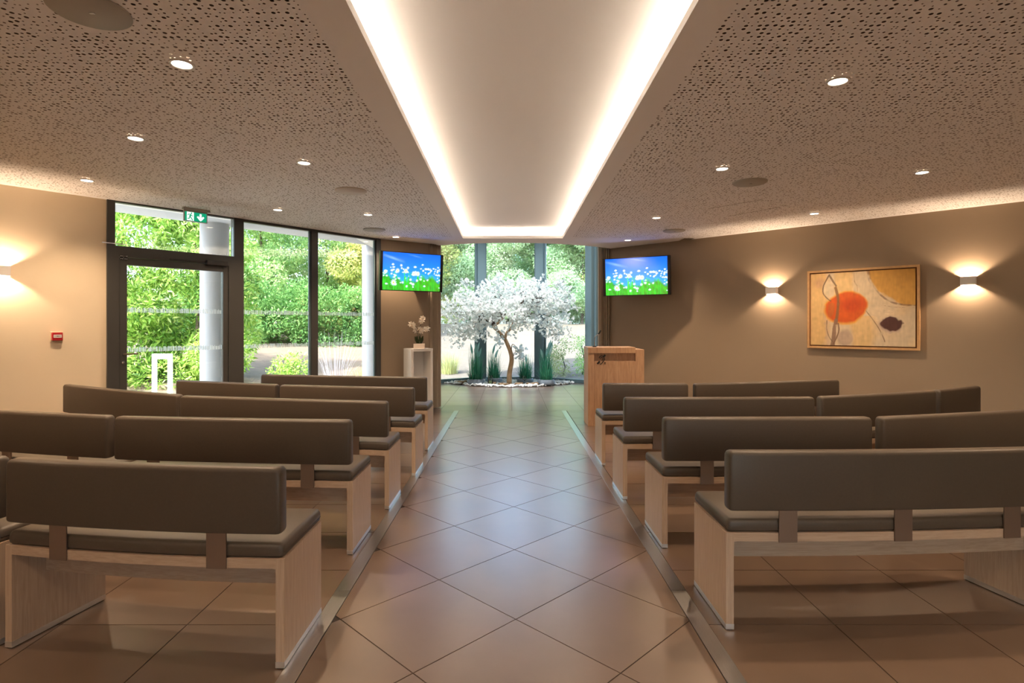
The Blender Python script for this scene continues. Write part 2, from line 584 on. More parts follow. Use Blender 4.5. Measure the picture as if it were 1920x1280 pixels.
tiles = []
D = 0.8485
for i in range(-14, 16):
    for j in range(-14, 16):
        cx_, cy_ = 0.026 + (i - j) * D / 2, 2.734 + D / 2 + (i + j) * D / 2
        tiles.append((clip([(cx_ - D / 2, cy_), (cx_, cy_ - D / 2), (cx_ + D / 2, cy_), (cx_, cy_ + D / 2)], reg_aisle)))
for reg, x0, y0 in ((reg_left, XL0, 2.684), (reg_right, XR1, 2.684), (reg_front, 0.026, YF)):
    for i in range(-14, 14):
        for j in range(-12, 14):
            x, y = x0 + i * 0.6, y0 + j * 0.6
            tiles.append(clip([(x, y), (x + 0.6, y), (x + 0.6, y + 0.6), (x, y + 0.6)], reg))
near, rest = [], []
for t in tiles:
    if len(t) < 3 or area(t) < 0.002:
        continue
    t = inset(t, JG)
    if len(t) < 3:
        continue
    cx_ = sum(p[0] for p in t) / len(t)
    cy_ = sum(p[1] for p in t) / len(t)
    vis = cy_ > 1.9 and abs(cx_) < cy_ * 0.95 + 0.4
    (near if vis else rest).append((cy_, t))
near.sort(key=lambda q: q[0])
rest += near[290:]
for cy_, t in near[:290]:
    obj('tile', tile_vf(t), 'tile', floor)
ro = obj('tile_field', join(*[tile_vf(t) for _, t in rest]), 'tile', floor)
tag(ro, kind='stuff')

for k, (x0, x1, x0f, x1f, lab) in enumerate([(XL0, XL1, XL0, XL1, 'brushed metal strip in the floor along the left of the aisle'),
                                             (XR0 + 0.01, XR1 + 0.01, XR0 - 0.012, XR1 - 0.012, 'brushed metal strip in the floor along the right of the aisle')]):
    tr = thing('trim_%d' % (k + 1), lab, None, (x0, 0, 0), kind='structure')
    ys = [-3, 0.05, 3.03, 6.05, YF]
    for a, b in zip(ys, ys[1:]):
        fa, fb = (a + 3) / 12.4, (b + 3) / 12.4
        q = [(x0 + (x0f - x0) * fa, a), (x1 + (x1f - x1) * fa, a), (x1 + (x1f - x1) * fb, b - 0.002), (x0 + (x0f - x0) * fb, b - 0.002)]
        obj('strip_section', prism(q, -0.02, 0.0025), 'steel', tr)

# ------------------------------------------------------------------ ceiling
def cl(Y): return -0.699 - (Y - 2.4) * 0.0082      # left and right edge of the light cove
def cr(Y): return 0.799 + (Y - 2.4) * 0.0047
YE = 8.975
def arc_y(X): return 12.1 - math.sqrt(max(0, 2.65 ** 2 - X * X))
YP0, YP1, PL, PR = 1.6, 8.95, -0.885, 0.965
lx = lambda Y: max(-7.9, lwx(Y) + 0.10)
rx = lambda Y: min(7.9, rwx(Y) - 0.10)
polyL = [(PL, YP0), (PL, YP1), (lx(YP1), YP1), (lx(2.15), 2.15), (-7.9, YP0)][::1]
polyR = [(PR, YP0), (7.9, YP0), (7.9, rwx(0) and 4.03), (rx(YP1), YP1), (PR, YP1)]
if area(polyL) < 0: polyL = polyL[::-1]
if area(polyR) < 0: polyR = polyR[::-1]

flat = []
flat.append([(-8.2, -3), (cl(-3), -3), (cl(YP0), YP0), (-8.2, YP0)])
flat.append([(cr(-3), -3), (8.2, -3), (8.2, YP0), (cr(YP0), YP0)])
flat.append([(cl(YP0), YP0), (cl(YE), YE), (PL, YE), (PL, YP0)])
flat.append([(cr(YP0), YP0), (PR, YP0), (PR, YE), (cr(YE), YE)])
flat.append([(-8.2, YP0), (-7.9, YP0), (lx(2.15), 2.15), (lx(YP1), YP1), (lx(YP1) - 0.3, YP1), (-8.2, 2.15)])
flat.append([(8.2, YP0), (8.2, 4.03), (rx(YP1) + 0.3, YP1), (rx(YP1), YP1), (7.9, 4.03), (7.9, YP0)])
xs = list(np.linspace(-2.45, 2.75, 41))
for a, b in zip(xs, xs[1:]):
    ya, yb = arc_y(a), arc_y(b)
    lo = YP1 if (b < cl(YE) or a > cr(YE)) else YE
    flat.append([(a, lo), (b, lo), (b, max(yb, lo + 0.01)), (a, max(ya, lo + 0.01))])
flat.append([(rx(YP1), YP1 - 0.0), (4.0, YP1), (4.0, 9.3), (2.7, 10.4)])
V, F = [], []
for p in flat:
    if area(p) > 0: p = p[::-1]
    k = len(V)
    V += [(x, y, ZC) for x, y in p]
    F.append(tuple(range(k, k + len(p))))
# lip of the cove, ledge, side walls and raised ceiling
LIP, LED, ZR = 0.045, 0.22, 2.975
def quad(*p):
    k = len(V)
    V.extend(p)
    F.append((k, k + 1, k + 2, k + 3))
y0 = -3
for e, s in ((cl, -1), (cr, 1)):
    quad((e(y0), y0, ZC), (e(YE), YE, ZC), (e(YE), YE, ZC + LIP), (e(y0), y0, ZC + LIP))
    quad((e(y0), y0, ZC + LIP), (e(YE), YE, ZC + LIP), (e(YE) + s * LED, YE + LED, ZC + LIP), (e(y0) + s * LED, y0, ZC + LIP))
    quad((e(y0) + s * LED, y0, ZC + LIP), (e(YE) + s * LED, YE + LED, ZC + LIP), (e(YE) + s * LED, YE + LED, ZR), (e(y0) + s * LED, y0, ZR))
quad((cl(YE), YE, ZC), (cr(YE), YE, ZC), (cr(YE), YE, ZC + LIP), (cl(YE), YE, ZC + LIP))
quad((cl(YE), YE, ZC + LIP), (cr(YE), YE, ZC + LIP), (cr(YE) + LED, YE + LED, ZC + LIP), (cl(YE) - LED, YE + LED, ZC + LIP))
quad((cl(YE) - LED, YE + LED, ZC + LIP), (cr(YE) + LED, YE + LED, ZC + LIP), (cr(YE) + LED, YE + LED, ZR), (cl(YE) - LED, YE + LED, ZR))
quad((cl(y0) - LED, y0, ZR), (cr(y0) + LED, y0, ZR), (cr(YE) + LED, YE + LED, ZR), (cl(YE) - LED, YE + LED, ZR))
# curved fascia of the ceiling edge towards the bay, and the higher bay ceiling
for a, b in zip(xs, xs[1:]):
    quad((a, max(arc_y(a), YP1), ZC), (b, max(arc_y(b), YP1), ZC), (b, max(arc_y(b), YP1), 6.05), (a, max(arc_y(a), YP1), 6.05))
k = len(V)
bay = [(-3, 9.3), (3, 9.3), (3, 12.3), (2.2, 14), (0.9, 15), (-0.9, 15), (-2.2, 14), (-3, 12.3)]
V += [(x, y, 6.05) for x, y in bay]
F.append(tuple(range(k, k + len(bay))))
ceiling = structure('ceiling', (V, F), 'ceil', 'pale ceiling with a long lit recess and perforated sides')

def perforated(poly, pitch):
    xs_ = [p[0] for p in poly]
    ys_ = [p[1] for p in poly]
    nx = int((max(xs_) - min(xs_)) / pitch) + 1
    ny = int((max(ys_) - min(ys_)) / pitch) + 1
    ix, iy = np.meshgrid(np.arange(nx), np.arange(ny))
    x = min(xs_) + ix.ravel() * pitch
    y = min(ys_) + iy.ravel() * pitch
    def inside(px, py):
        ok = np.ones(len(px), bool)
        for i in range(len(poly)):
            (ax, ay), (bx, by) = poly[i], poly[(i + 1) % len(poly)]
            ok &= ((bx - ax) * (py - ay) - (by - ay) * (px - ax)) >= 0
        return ok
    cs = np.stack([inside(x + a * pitch, y + b * pitch) for a in (0, 1) for b in (0, 1)])
    full, some = cs.all(0), cs.any(0)
    seen = np.abs(x) < y * 1.02 + 0.3
    hole = full & seen & (rng.random(len(x)) < 0.93)
    hx, hy = x[hole], y[hole]
    n = len(hx)
    r = rng.choice([0.0042, 0.0065, 0.0098], n, p=[0.45, 0.32, 0.23])
    jit = (pitch / 2 - r - 0.0015)
    cx_ = hx + pitch / 2 + rng.uniform(-1, 1, n) * jit
    cy_ = hy + pitch / 2 + rng.uniform(-1, 1, n) * jit
    co = np.zeros((n, 12, 3), np.float32)
    co[:, :, 2] = ZC
    for k_, (a, b) in enumerate(((0, 0), (1, 0), (1, 1), (0, 1))):
        co[:, k_, 0] = hx + a * pitch
        co[:, k_, 1] = hy + b * pitch
    for k_ in range(8):
        a = math.radians(225 - 22.5 + 45 * k_) + math.radians(0)
        co[:, 4 + k_, 0] = cx_ + r * math.cos(a)
        co[:, 4 + k_, 1] = cy_ + r * math.sin(a)
    # hole verts 4..11 start near corner 0 (225 deg): pair (4,5) faces corner 0, (6,7) corner 1 ...
    tri = []
    for c in range(4):
        a, b = 4 + 2 * c, 5 + 2 * c
        nx_ = 4 + (2 * c + 2) % 8
        tri += [(c, b, a), (c, (c + 1) % 4, nx_), (c, nx_, b)]
    tri = np.array(tri)
    faces = (tri[None] + (np.arange(n) * 12)[:, None, None]).reshape(-1, 3)
    Vp, Fp = co.reshape(-1, 3), faces
    # whole cells without a hole, and edge cells cut to the panel outline
    extra_v, extra_f = [], []
    base = len(Vp)
    for px, py in zip(x[(full & ~hole)], y[(full & ~hole)]):
        q = [(px, py), (px, py + pitch), (px + pitch, py + pitch), (px + pitch, py)]
        extra_f += [(base, base + 1, base + 2), (base, base + 2, base + 3)]
        extra_v += [(a, b, ZC) for a, b in q]
        base += 4
    for px, py in zip(x[some & ~full], y[some & ~full]):
        q = clip([(px, py), (px + pitch, py), (px + pitch, py + pitch), (px, py + pitch)], poly)
        if len(q) < 3: continue
        q = q[::-1]
        extra_f += [(base, base + i, base + i + 1) for i in range(1, len(q) - 1)]
        extra_v += [(a, b, ZC) for a, b in q]
        base += len(q)
    Vp = np.concatenate([Vp, np.array(extra_v, np.float32).reshape(-1, 3)])
    Fp = np.concatenate([Fp, np.array(extra_f, dtype=int).reshape(-1, 3)])
    return Vp, Fp

def mesh_np(name, Vp, Fp, material, parent=None, attr=None):
    me = bpy.data.meshes.new(name)
    me.vertices.add(len(Vp))
    me.vertices.foreach_set('co', np.asarray(Vp, np.float32).ravel())
    k_ = Fp.shape[1]
    me.loops.add(Fp.size)
    me.loops.foreach_set('vertex_index', np.asarray(Fp, np.int32).ravel())
    me.polygons.add(len(Fp))
    me.polygons.foreach_set('loop_start', np.arange(0, Fp.size, k_, dtype=np.int32))
    if attr is not None:
        a = me.attributes.new(attr[0], 'FLOAT', attr[1])
        a.data.foreach_set('value', np.asarray(attr[2], np.float32))
    me.update(calc_edges=True)
    me.materials.append(M[material])
    o = bpy.data.objects.new(name, me)
    C.objects.link(o)
    if parent:
        o.parent = parent
        WL[o.name] = wloc(parent).copy()
    return o

for poly in (polyL, polyR):
    Vp, Fp = perforated(poly, 0.034)
    p = mesh_np('perforated_panel', Vp, Fp, 'ceil', ceiling)
    b = prism([q for q in poly], ZC + 0.018, ZC + 0.03)
    obj('backing_felt', b, 'felt', ceiling)
# LED strips lying on the ledges
ledv = []
for e, s in ((cl, -1), (cr, 1)):
    ledv.append(prism([(e(-2.5) + s * 0.085, -2.5), (e(-2.5) + s * 0.105, -2.5), (e(YE) + s * 0.105, YE + 0.05), (e(YE) + s * 0.085, YE + 0.05)], ZC + LIP + 0.001, ZC + LIP + 0.012))
for q in ledv:
    obj('led_strip', q, 'led', ceiling)
obj('led_strip', box(cl(YE) + 0.03, cr(YE) - 0.03, YE + 0.085, YE + 0.093, ZC + LIP + 0.001, ZC + LIP + 0.006), 'led', ceiling)
# access hatch outline in the right ceiling
hq = [(2.338, 6.679), (2.753, 7.136), (3.139, 6.589), (2.76, 6.2)]
for i in range(4):
    a, b = Vector(hq[i]), Vector(hq[(i + 1) % 4])
    d = (b - a).normalized()
    nn = Vector((-d.y, d.x)) * 0.003
    obj('hatch_edge', prism([tuple(a), tuple(b), tuple(b + nn), tuple(a + nn)], ZC - 0.002, ZC + 0.001), 'felt' if i in (1, 3) else 'ceil', ceiling)

# ------------------------------------------------------------------ left glazing: door_1 and window_1
GM = frame2((GA.x, GA.y, 0), GD)            # local x along the wall, local y outwards
def g(x0, x1, y0_, y1_, z0, z1, bevel=0.0):
    return xf(box(x0, x1, y0_, y1_, z0, z1, bevel), GM)

def film(s0, s1, z0, z1, yy):
    qs, s = [], s0
    rr = random.Random(int(s0 * 1000 + z0 * 100))
    while s < s1 - 0.008:
        wd = rr.choice([0.003, 0.005, 0.008, 0.012])
        top = z1 if rr.random() < 0.7 else z1 - 0.012
        qs.append(g(s, min(s + wd, s1), yy - 0.001, yy, z0, top))
        s += wd + rr.choice([0.004, 0.006, 0.010])
    return join(*qs)

door = thing('door_1', 'glazed anthracite exit door in the left wall with a fixed pane above', None, (GA.x, GA.y, 0), kind='structure')
for nm, q in [('frame', g(0.0, 0.113, -0.03, 0.06, 0, 2.30)), ('frame', g(0.0, 0.075, -0.03, 0.06, 2.30, 2.82)),
              ('frame', g(1.368, 1.430, -0.03, 0.06, 0, 2.82)), ('frame', g(1.30, 1.368, -0.03, 0.06, 0, 2.19)),
              ('frame', g(0.113, 1.368, -0.03, 0.06, 2.183, 2.302)), ('frame', g(0.075, 0.113, -0.031, 0.06, 2.19, 2.302)),
              ('frame', g(0.075, 1.368, -0.02, 0.05, 2.785, 2.82)), ('threshold', g(0.0, 1.43, -0.03, 0.06, 0, 0.02))]:
    obj(nm, q, 'alu', door)
leafd = obj('door_leaf', join(g(0.117, 0.190, -0.022, 0.045, 0.022, 2.178, 0.002), g(1.235, 1.297, -0.022, 0.045, 0.022, 2.178, 0.002),
                              g(0.190, 1.235, -0.022, 0.045, 2.098, 2.178, 0.002), g(0.190, 1.235, -0.022, 0.045, 0.022, 0.14, 0.002)), 'alu', door)
obj('pane', g(0.190, 1.235, 0.010, 0.016, 0.14, 2.098), 'glass', leafd)
obj('handle', join(g(0.148, 0.162, -0.075, -0.022, 1.095, 1.109), g(0.148, 0.285, -0.081, -0.067, 1.094, 1.110, 0.004)), 'bracket', leafd)
obj('lock', xf(lathe([(0.014, 0), (0.014, 0.012), (0.006, 0.02)], 12), GM @ Matrix.Translation((0.150, -0.022, 1.005)) @ Matrix.Rotation(R(90), 4, 'X')), 'silver', leafd)
for z_ in (1.568, 1.12):
    tag(obj('safety_film', film(0.192, 1.233, z_, z_ + 0.055, 0.009), 'film', leafd), kind='stuff')
obj('pane', g(0.075, 1.368, 0.010, 0.016, 2.302, 2.785), 'glass', door)
hg = obj('hinge', join(g(0.120, 0.150, -0.034, -0.022, 2.150, 2.205, 0.003), g(0.158, 0.190, -0.034, -0.022, 2.150, 2.205, 0.003)), 'black', door)
scr = []
for a in (0.128, 0.143, 0.166, 0.182):
    for b in (2.162, 2.193):
        scr.append(g(a - 0.004, a + 0.004, -0.037, -0.034, b - 0.004, b + 0.004))
obj('screw', join(*scr), 'silver', hg)
cb = obj('door_closer', g(1.02, 1.275, -0.085, -0.022, 2.165, 2.225, 0.006), 'black', door)
obj('closer_arm', join(g(0.62, 1.10, -0.05, -0.03, 2.195, 2.207)), 'black', cb)
obj('door_catch', g(-0.05, 0.18, -0.040, -0.030, 2.318, 2.328), 'silver', door)

win = thing('window_1', 'tall twin-pane anthracite window between the exit door and the left screen', None, (GB.x, GB.y, 0), kind='structure')
obj('frame', g(1.430, 1.492, -0.03, 0.06, 0, 2.82), 'alu', win)
obj('frame', g(3.590, 3.676, -0.03, 0.06, 0, 2.82), 'alu', win)
obj('frame', g(1.492, 3.590, -0.02, 0.05, 2.768, 2.82), 'alu', win)
obj('frame', g(1.492, 3.590, -0.03, 0.06, 0, 0.10), 'alu', win)
obj('mullion', g(2.462, 2.562, -0.03, 0.06, 0.1, 2.77), 'alu', win)
obj('seal', g(2.440, 2.462, 0.0, 0.03, 0.1, 2.77), 'teal', win)
obj('seal', g(3.568, 3.590, 0.0, 0.03, 0.1, 2.77), 'teal', win)
for s0, s1 in ((1.492, 2.462), (2.562, 3.590)):
    obj('pane', g(s0, s1, 0.010, 0.016, 0.10, 2.768), 'glass', win)
    for z_ in (1.568, 1.12):
        tag(obj('safety_film', film(s0 + 0.005, s1 - 0.005, z_, z_ + 0.055, 0.009), 'film', win), kind='stuff')

# round bay glazing: window_2
w2 = thing('window_2', 'tall faceted bay window behind the white blossom tree', None, (0, 14.65, 0), kind='structure')
ctr = Vector((0, 12.1))
for i, (vx, vy) in enumerate(APSE):
    rd = (Vector((vx, vy)) - ctr).normalized()
    mt = frame2((vx, vy, 0), (rd.y, -rd.x))
    if i in (0, 5):
        continue
    ml = obj('mullion', xf(box(-0.105, 0.105, -0.24, 0.06, 0, 6.05, 0.006), mt), 'teal', w2)
    for s in (-1, 1):
        obj('cover_cap', xf(box(s * 0.125 - 0.028, s * 0.125 + 0.028, -0.13, -0.07, 0, 6.05, 0.004), mt), 'teal', ml)
for (a, b) in zip(APSE[1:4], APSE[2:5]):
    a, b = Vector(a), Vector(b)
    mt = frame2((a.x, a.y, 0), b - a)
    L_ = (b - a).length
    obj('pane', xf(box(0.1, L_ - 0.1, -0.003, 0.003, 0.09, 6.05), mt), 'bayglass', w2)
    obj('bottom_rail', xf(box(0.08, L_ - 0.08, -0.06, 0.04, -0.02, 0.09, 0.004), mt), 'teal', w2)

# ------------------------------------------------------------------ benches
def bench(P0, P1, sag, a0, a1, label, group, mid=None):
    P0, P1 = Vector(P0), Vector(P1)
    L = (P1 - P0).length
    ch = (P1 - P0) / L
    nb = Vector((-ch.y, ch.x))
    if nb.y > 0: nb = -nb
    def pt(m, u, z):
        t = m / L
        a = R(a0 + (a1 - a0) * t)
        p = P0 + (P1 - P0) * t + nb * sag * 4 * t * (1 - t)
        return (p.x + math.sin(a) * u, p.y + math.cos(a) * u, z)
    right = P1.x > P0.x
    root = thing('bench', label, 'bench', (*pt(L / 2, 0.22, 0)[:2], 0), group)
    DEP, TH = 0.455, 0.036
    def slab(m0, m1, u0, u1, z0, z1, n=10):
        st = []
        for i in range(n + 1):
            m = m0 + (m1 - m0) * i / n
            st.append([pt(m, u0, z0), pt(m, u1, z0), pt(m, u1, z1), pt(m, u0, z1)])
        return sweep(st)
    def soft(m0, m1, u0, u1, z0, z1, r, n=14, sag_=0.0):
        def prof(m, ins):
            out = []
            rr = r
            cs = [(u1 - rr - ins * 0.5, z0 + rr * 0.5 + ins * 0.5, -90, 0.5), (u1 - rr - ins * 0.5, z1 - rr - ins, 0, 1), (u0 + rr + ins * 0.5, z1 - rr - ins, 90, 1), (u0 + rr + ins * 0.5, z0 + rr * 0.5 + ins * 0.5, 180, 0.5)]
            for cu, cz, a, sc_ in cs:
                for k_ in range(4):
                    q = R(a + 30 * k_)
                    out.append(pt(m, cu + rr * math.cos(q), cz + rr * sc_ * math.sin(q)))
            return out
        st = [prof(m0, r), prof(m0 + 0.12 * r, r * 0.5), prof(m0 + 0.45 * r, r * 0.16), prof(m0 + r, 0)]
        for i in range(1, n):
            st.append(prof(m0 + r + (m1 - m0 - 2 * r) * i / n, 0))
        st += [prof(m1 - r, 0), prof(m1 - 0.45 * r, r * 0.16), prof(m1 - 0.12 * r, r * 0.5), prof(m1, r)]
        return sweep(st)
    for m0, m1 in ((0, TH), (L - TH, L)):
        pn = obj('side_panel', slab(m0, m1, 0, DEP, 0.030, 0.455, 1), 'oak_v', root)
        obj('kick_plate', slab(m0 - 0.001, m1 + 0.001, -0.001, DEP + 0.001, 0.005, 0.030, 1), 'kick', pn)
        obj('foot', slab(m0 + 0.004, m1 - 0.004, 0.004, DEP - 0.004, 0.0, 0.005, 1), 'black', pn)
    obj('seat_board', slab(TH, L - TH, 0, DEP - 0.004, 0.415, 0.455), 'oak_h', root)
    obj('apron', slab(TH, L - TH, 0.15, 0.172, 0.285, 0.415), 'oak_h', root)
    obj('seat_cushion', soft(0.006, L - 0.006, 0.004, DEP + 0.018, 0.456, 0.517, 0.022), 'vinyl', root, True, 60)
    obj('backrest', soft(0.012, L - 0.012, -0.012, 0.062, 0.556, 0.834, 0.021), 'vinyl', root, True, 60)
    ms = [0.285, L - 0.285] if L > 0.8 else [0.2, L - 0.2]
    if L > 1.62: ms.insert(1, L / 2)
    for m in ms:
        obj('bracket', slab(m - 0.0425, m + 0.0425, -0.007, -0.001, 0.412, 0.60, 2), 'bracket', root)
    return root

GL, GR = 'left block of upholstered benches', 'right block of upholstered benches'
bench((-0.934, 2.335), (-2.225, 2.49), 0.030, 0, 12, 'taupe upholstered oak bench nearest the camera on the left of the aisle', GL)
bench((-2.262, 2.50), (-3.85, 2.93), 0.02, 11, 23, 'taupe bench behind the left frame edge, only a cushion corner showing', GL)
bench((-0.975, 3.495), (-2.56, 3.645), 0.015, 0, 11, 'taupe upholstered bench in second row left, beside the aisle', GL)
bench((-2.600, 3.665), (-4.25, 4.085), 0.02, 10, 20, 'taupe bench in second row left, cut off by left picture edge', GL)
bench((-0.935, 4.355), (-2.765, 4.725), 0.02, 0, 16, 'taupe upholstered bench in third row left, beside the aisle', GL)
bench((-2.805, 4.780), (-4.46, 5.640), 0.03, 18, 32, 'taupe bench in third row left, angled in front of cream wall', GL)
bench((-0.895, 5.325), (-2.285, 5.585), 0.015, 0, 14, 'taupe upholstered bench in fourth row left, beside the aisle', GL)
bench((-2.325, 5.625), (-3.60, 6.080), 0.02, 15, 24, 'taupe bench in fourth row left, in front of the exit door', GL)
bench((-0.935, 6.40), (-3.00, 6.775), 0.02, 0, 14, 'long taupe bench in frontmost left row, below the left windows', GL)
bench((1.005, 2.635), (2.665, 2.720), 0.030, 0, -12, 'taupe upholstered oak bench nearest the camera on the right of the aisle', GR)
bench((0.965, 3.600), (2.322, 3.615), 0.008, 0, -7, 'taupe upholstered bench in second row right, beside the aisle', GR)
bench((2.362, 3.610), (3.95, 4.020), 0.015, -9, -19, 'taupe bench in second row right, cut off by right picture edge', GR)
bench((0.915, 4.600), (2.500, 4.630), 0.010, 0, -8, 'taupe upholstered bench in third row right, beside the aisle', GR)
bench((2.550, 4.655), (3.840, 5.095), 0.02, -12, -24, 'middle taupe bench of the third row right, angled', GR)
bench((3.880, 5.125), (4.560, 5.485), 0.006, -26, -30, 'short taupe bench ending the third row on the right, near the wall', GR)
bench((0.925, 5.720), (1.810, 5.720), 0.0, 0, -5, 'short taupe bench in frontmost right row, before the lectern', GR)
bench((1.855, 5.705), (3.560, 6.110), 0.015, -10, -19, 'taupe bench in frontmost right row, below the painting', GR)

# ------------------------------------------------------------------ lectern and microphone
LXo, LYo = 1.094, 7.964
lec = thing('lectern', 'oak lectern with an overhanging top slab and black ear symbol, beside right curtain', 'lectern', (LXo + 0.4, LYo + 0.22, 0))
def lb(x0, x1, y0_, y1_, z0, z1, b=0.002):
    return box(LXo + x0, LXo + x1, LYo + y0_, LYo + y1_, z0, z1, b)
obj('side_panel', lb(0, 0.088, 0, 0.44, 0, 1.028), 'oak_l', lec)
obj('side_panel', lb(0.668, 0.792, 0, 0.44, 0, 1.082), 'oak_l', lec)
obj('front_panel', lb(0.089, 0.667, 0.003, 0.025, 0, 0.918), 'oak_l', lec)
obj('slot_back', lb(0.089, 0.667, 0.055, 0.075, 0.90, 1.028), 'oak_l', lec)
obj('slot_shelf', lb(0.089, 0.667, 0.025, 0.40, 0.900, 0.917), 'oak_l', lec)
obj('top_slab', lb(-0.002, 0.667, -0.012, 0.44, 1.029, 1.112, 0.003), 'oak_l', lec)
S = []
S += stroke([(-0.055, -0.060), (-0.020, -0.022)], 0.026)
S += stroke([(0.026, 0.036), (0.058, 0.068)], 0.026)
ear = [(-0.030, 0.020), (-0.020, 0.042), (0.0, 0.054), (0.022, 0.050), (0.040, 0.030), (0.044, 0.004), (0.034, -0.018), (0.018, -0.034), (0.008, -0.052), (-0.010, -0.062), (-0.024, -0.052)]
S += stroke([tuple(p)[:2] for p in smooth_path([(a, b, 0) for a, b in ear], 3)], 0.011)
inner = [(-0.012, 0.014), (-0.002, 0.030), (0.014, 0.032), (0.024, 0.016), (0.022, -0.002), (0.010, -0.014)]
S += stroke([tuple(p)[:2] for p in smooth_path([(a, b, 0) for a, b in inner], 3)], 0.009)
S += stroke([(0.040, -0.042), (0.066, -0.042)], 0.008) + stroke([(0.053, -0.042), (0.053, -0.066)], 0.008)
tag(obj('hearing_loop_symbol', plates(S, (LXo + 0.185, LYo - 0.0005, 0.938), (1, 0, 0), (0, 0, 1), (0, -1, 0), 0.002), 'ink', lec), 'black ear sign with a slash and a T')
mic = thing('gooseneck_microphone', 'thin bent gooseneck microphone standing on the lectern top', 'microphone', (1.21, 8.14, 1.112))
obj('base', lathe([(0.03, 0), (0.03, 0.012), (0.012, 0.02)], 16, 1.21, 8.14, 1.112), 'black', mic)
obj('gooseneck', tube(smooth_path([(1.21, 8.14, 1.13), (1.213, 8.14, 1.22), (1.222, 8.14, 1.262), (1.27, 8.14, 1.298)], 5), 0.006, 8), 'silver', mic, True)
obj('capsule', tube([(1.268, 8.14, 1.296), (1.285, 8.14, 1.318), (1.302, 8.14, 1.35)], [0.009, 0.012, 0.010], 10), 'black', mic, True)

# ------------------------------------------------------------------ white pedestal and orchid
PA = Vector((-1.548, 8.82))
pd = Vector((0.832, 0.555)).normalized()
pm = frame2((PA.x, PA.y, 0), pd)
ped = thing('pedestal', 'white open-fronted pedestal holding the orchid, behind the left benches', 'pedestal', (PA.x, PA.y, 0))
obj('side_panel', xf(box(0, 0.04, 0, 0.30, 0, 1.055, 0.002), pm), 'white', ped)
obj('side_panel', xf(box(0.335, 0.375, 0, 0.30, 0, 1.055, 0.002), pm), 'white', ped)
obj('top_panel', xf(box(0.04, 0.335, 0, 0.30, 1.01, 1.055, 0.002), pm), 'white', ped)
obj('back_panel', xf(box(0.04, 0.335, 0.275, 0.30, 0.0, 1.01), pm), 'white', ped)
obj('bottom_panel', xf(box(0.04, 0.335, 0, 0.275, 0.0, 0.04), pm), 'white', ped)

def leaves_np(cen, direc, length, width, fold=0.15, droop=0.0):
    """n leaves: base at cen, along direc; 4 verts, 2 triangles each"""
    n = len(cen)
    d = direc / np.linalg.norm(direc, axis=1, keepdims=True)
    r = rng.normal(size=(n, 3))
    s = np.cross(d, r)
    s /= np.linalg.norm(s, axis=1, keepdims=True) + 1e-9
    up = np.cross(s, d)
    length = np.asarray(length).reshape(-1, 1) * np.ones((n, 1))
    width = np.asarray(width).reshape(-1, 1) * np.ones((n, 1))
    mid = cen + d * length * 0.45 
    v = np.stack([cen, mid + s * width / 2 + up * fold * width, cen + d * length - np.array([0, 0, 1]) * droop * length, mid - s * width / 2 + up * fold * width], 1)
    f = np.array([[0, 1, 2], [0, 2, 3]])[None] + (np.arange(n) * 4)[:, None, None]
    return v.reshape(-1, 3), f.reshape(-1, 3)

def leaf_obj(name, V_, F_, col, material, parent, per=4):
    off = wloc(parent)
    return mesh_np(name, V_ - np.array(off), F_, material, parent, ('leaf', 'POINT', np.repeat(col, per)))

oc = pm @ Vector((0.20, 0.14, 1.055))
orch = thing('potted_orchid', 'white orchid in a cream rectangular pot on the white pedestal', 'orchid', tuple(oc))
om = frame2(tuple(oc), (1, 0.15))
obj('pot', xf(join(box(-0.09, 0.09, -0.05, 0.05, 0, 0.075, 0.004)), om), 'orchidpot', orch)
stems, fl_c, fl_d = [], [], []
for sx, top in ((-0.03, (-0.13, 0.40)), (0.0, (0.07, 0.47)), (0.03, (0.12, 0.33))):
    pts = smooth_path([(sx, 0, 0.07), (sx * 0.8, 0.0, 0.22), ((sx + top[0]) / 2, -0.01, top[1] - 0.03), (top[0], -0.03, top[1])], 5)
    stems.append(tube([tuple(om @ p) for p in pts], 0.004, 6))
    for k in range(5):
        p = pts[-1 - k * 2]
        fl_c.append(tuple(om @ Vector((p.x + random.uniform(-.015, .015), p.y - 0.02, p.z + random.uniform(-.02, .02)))))
tag(obj('stem', join(*stems), 'darkleaf', orch), kind='stuff')
lv, lf, lc = [], [], []
C_, D_ = [], []
for c in fl_c:
    base = Vector((random.uniform(-.3, .3), -1, random.uniform(-.1, .4))).normalized()
    a = base.cross(Vector((0, 0, 1))).normalized()
    b = base.cross(a)
    for k in range(6):
        t = 2 * math.pi * k / 6 + 0.3
        C_.append(c)
        D_.append(tuple((a * math.cos(t) + b * math.sin(t)) + base * 0.25))
V_, F_ = leaves_np(np.array(C_), np.array(D_), 0.052, 0.046)
tag(leaf_obj('blossom', V_, F_, rng.random(len(C_)), 'orchid', orch), kind='stuff')
C_, D_ = [], []
for k in range(9):
    C_.append(tuple(om @ Vector((random.uniform(-.05, .05), random.uniform(-.02, .02), 0.07))))
    D_.append((random.uniform(-.5, .5), random.uniform(-.3, .3), 1))
V_, F_ = leaves_np(np.array(C_), np.array(D_), 0.14, 0.045)
tag(leaf_obj('leaf', V_, F_, rng.random(len(C_)), 'darkleaf', orch), kind='stuff')

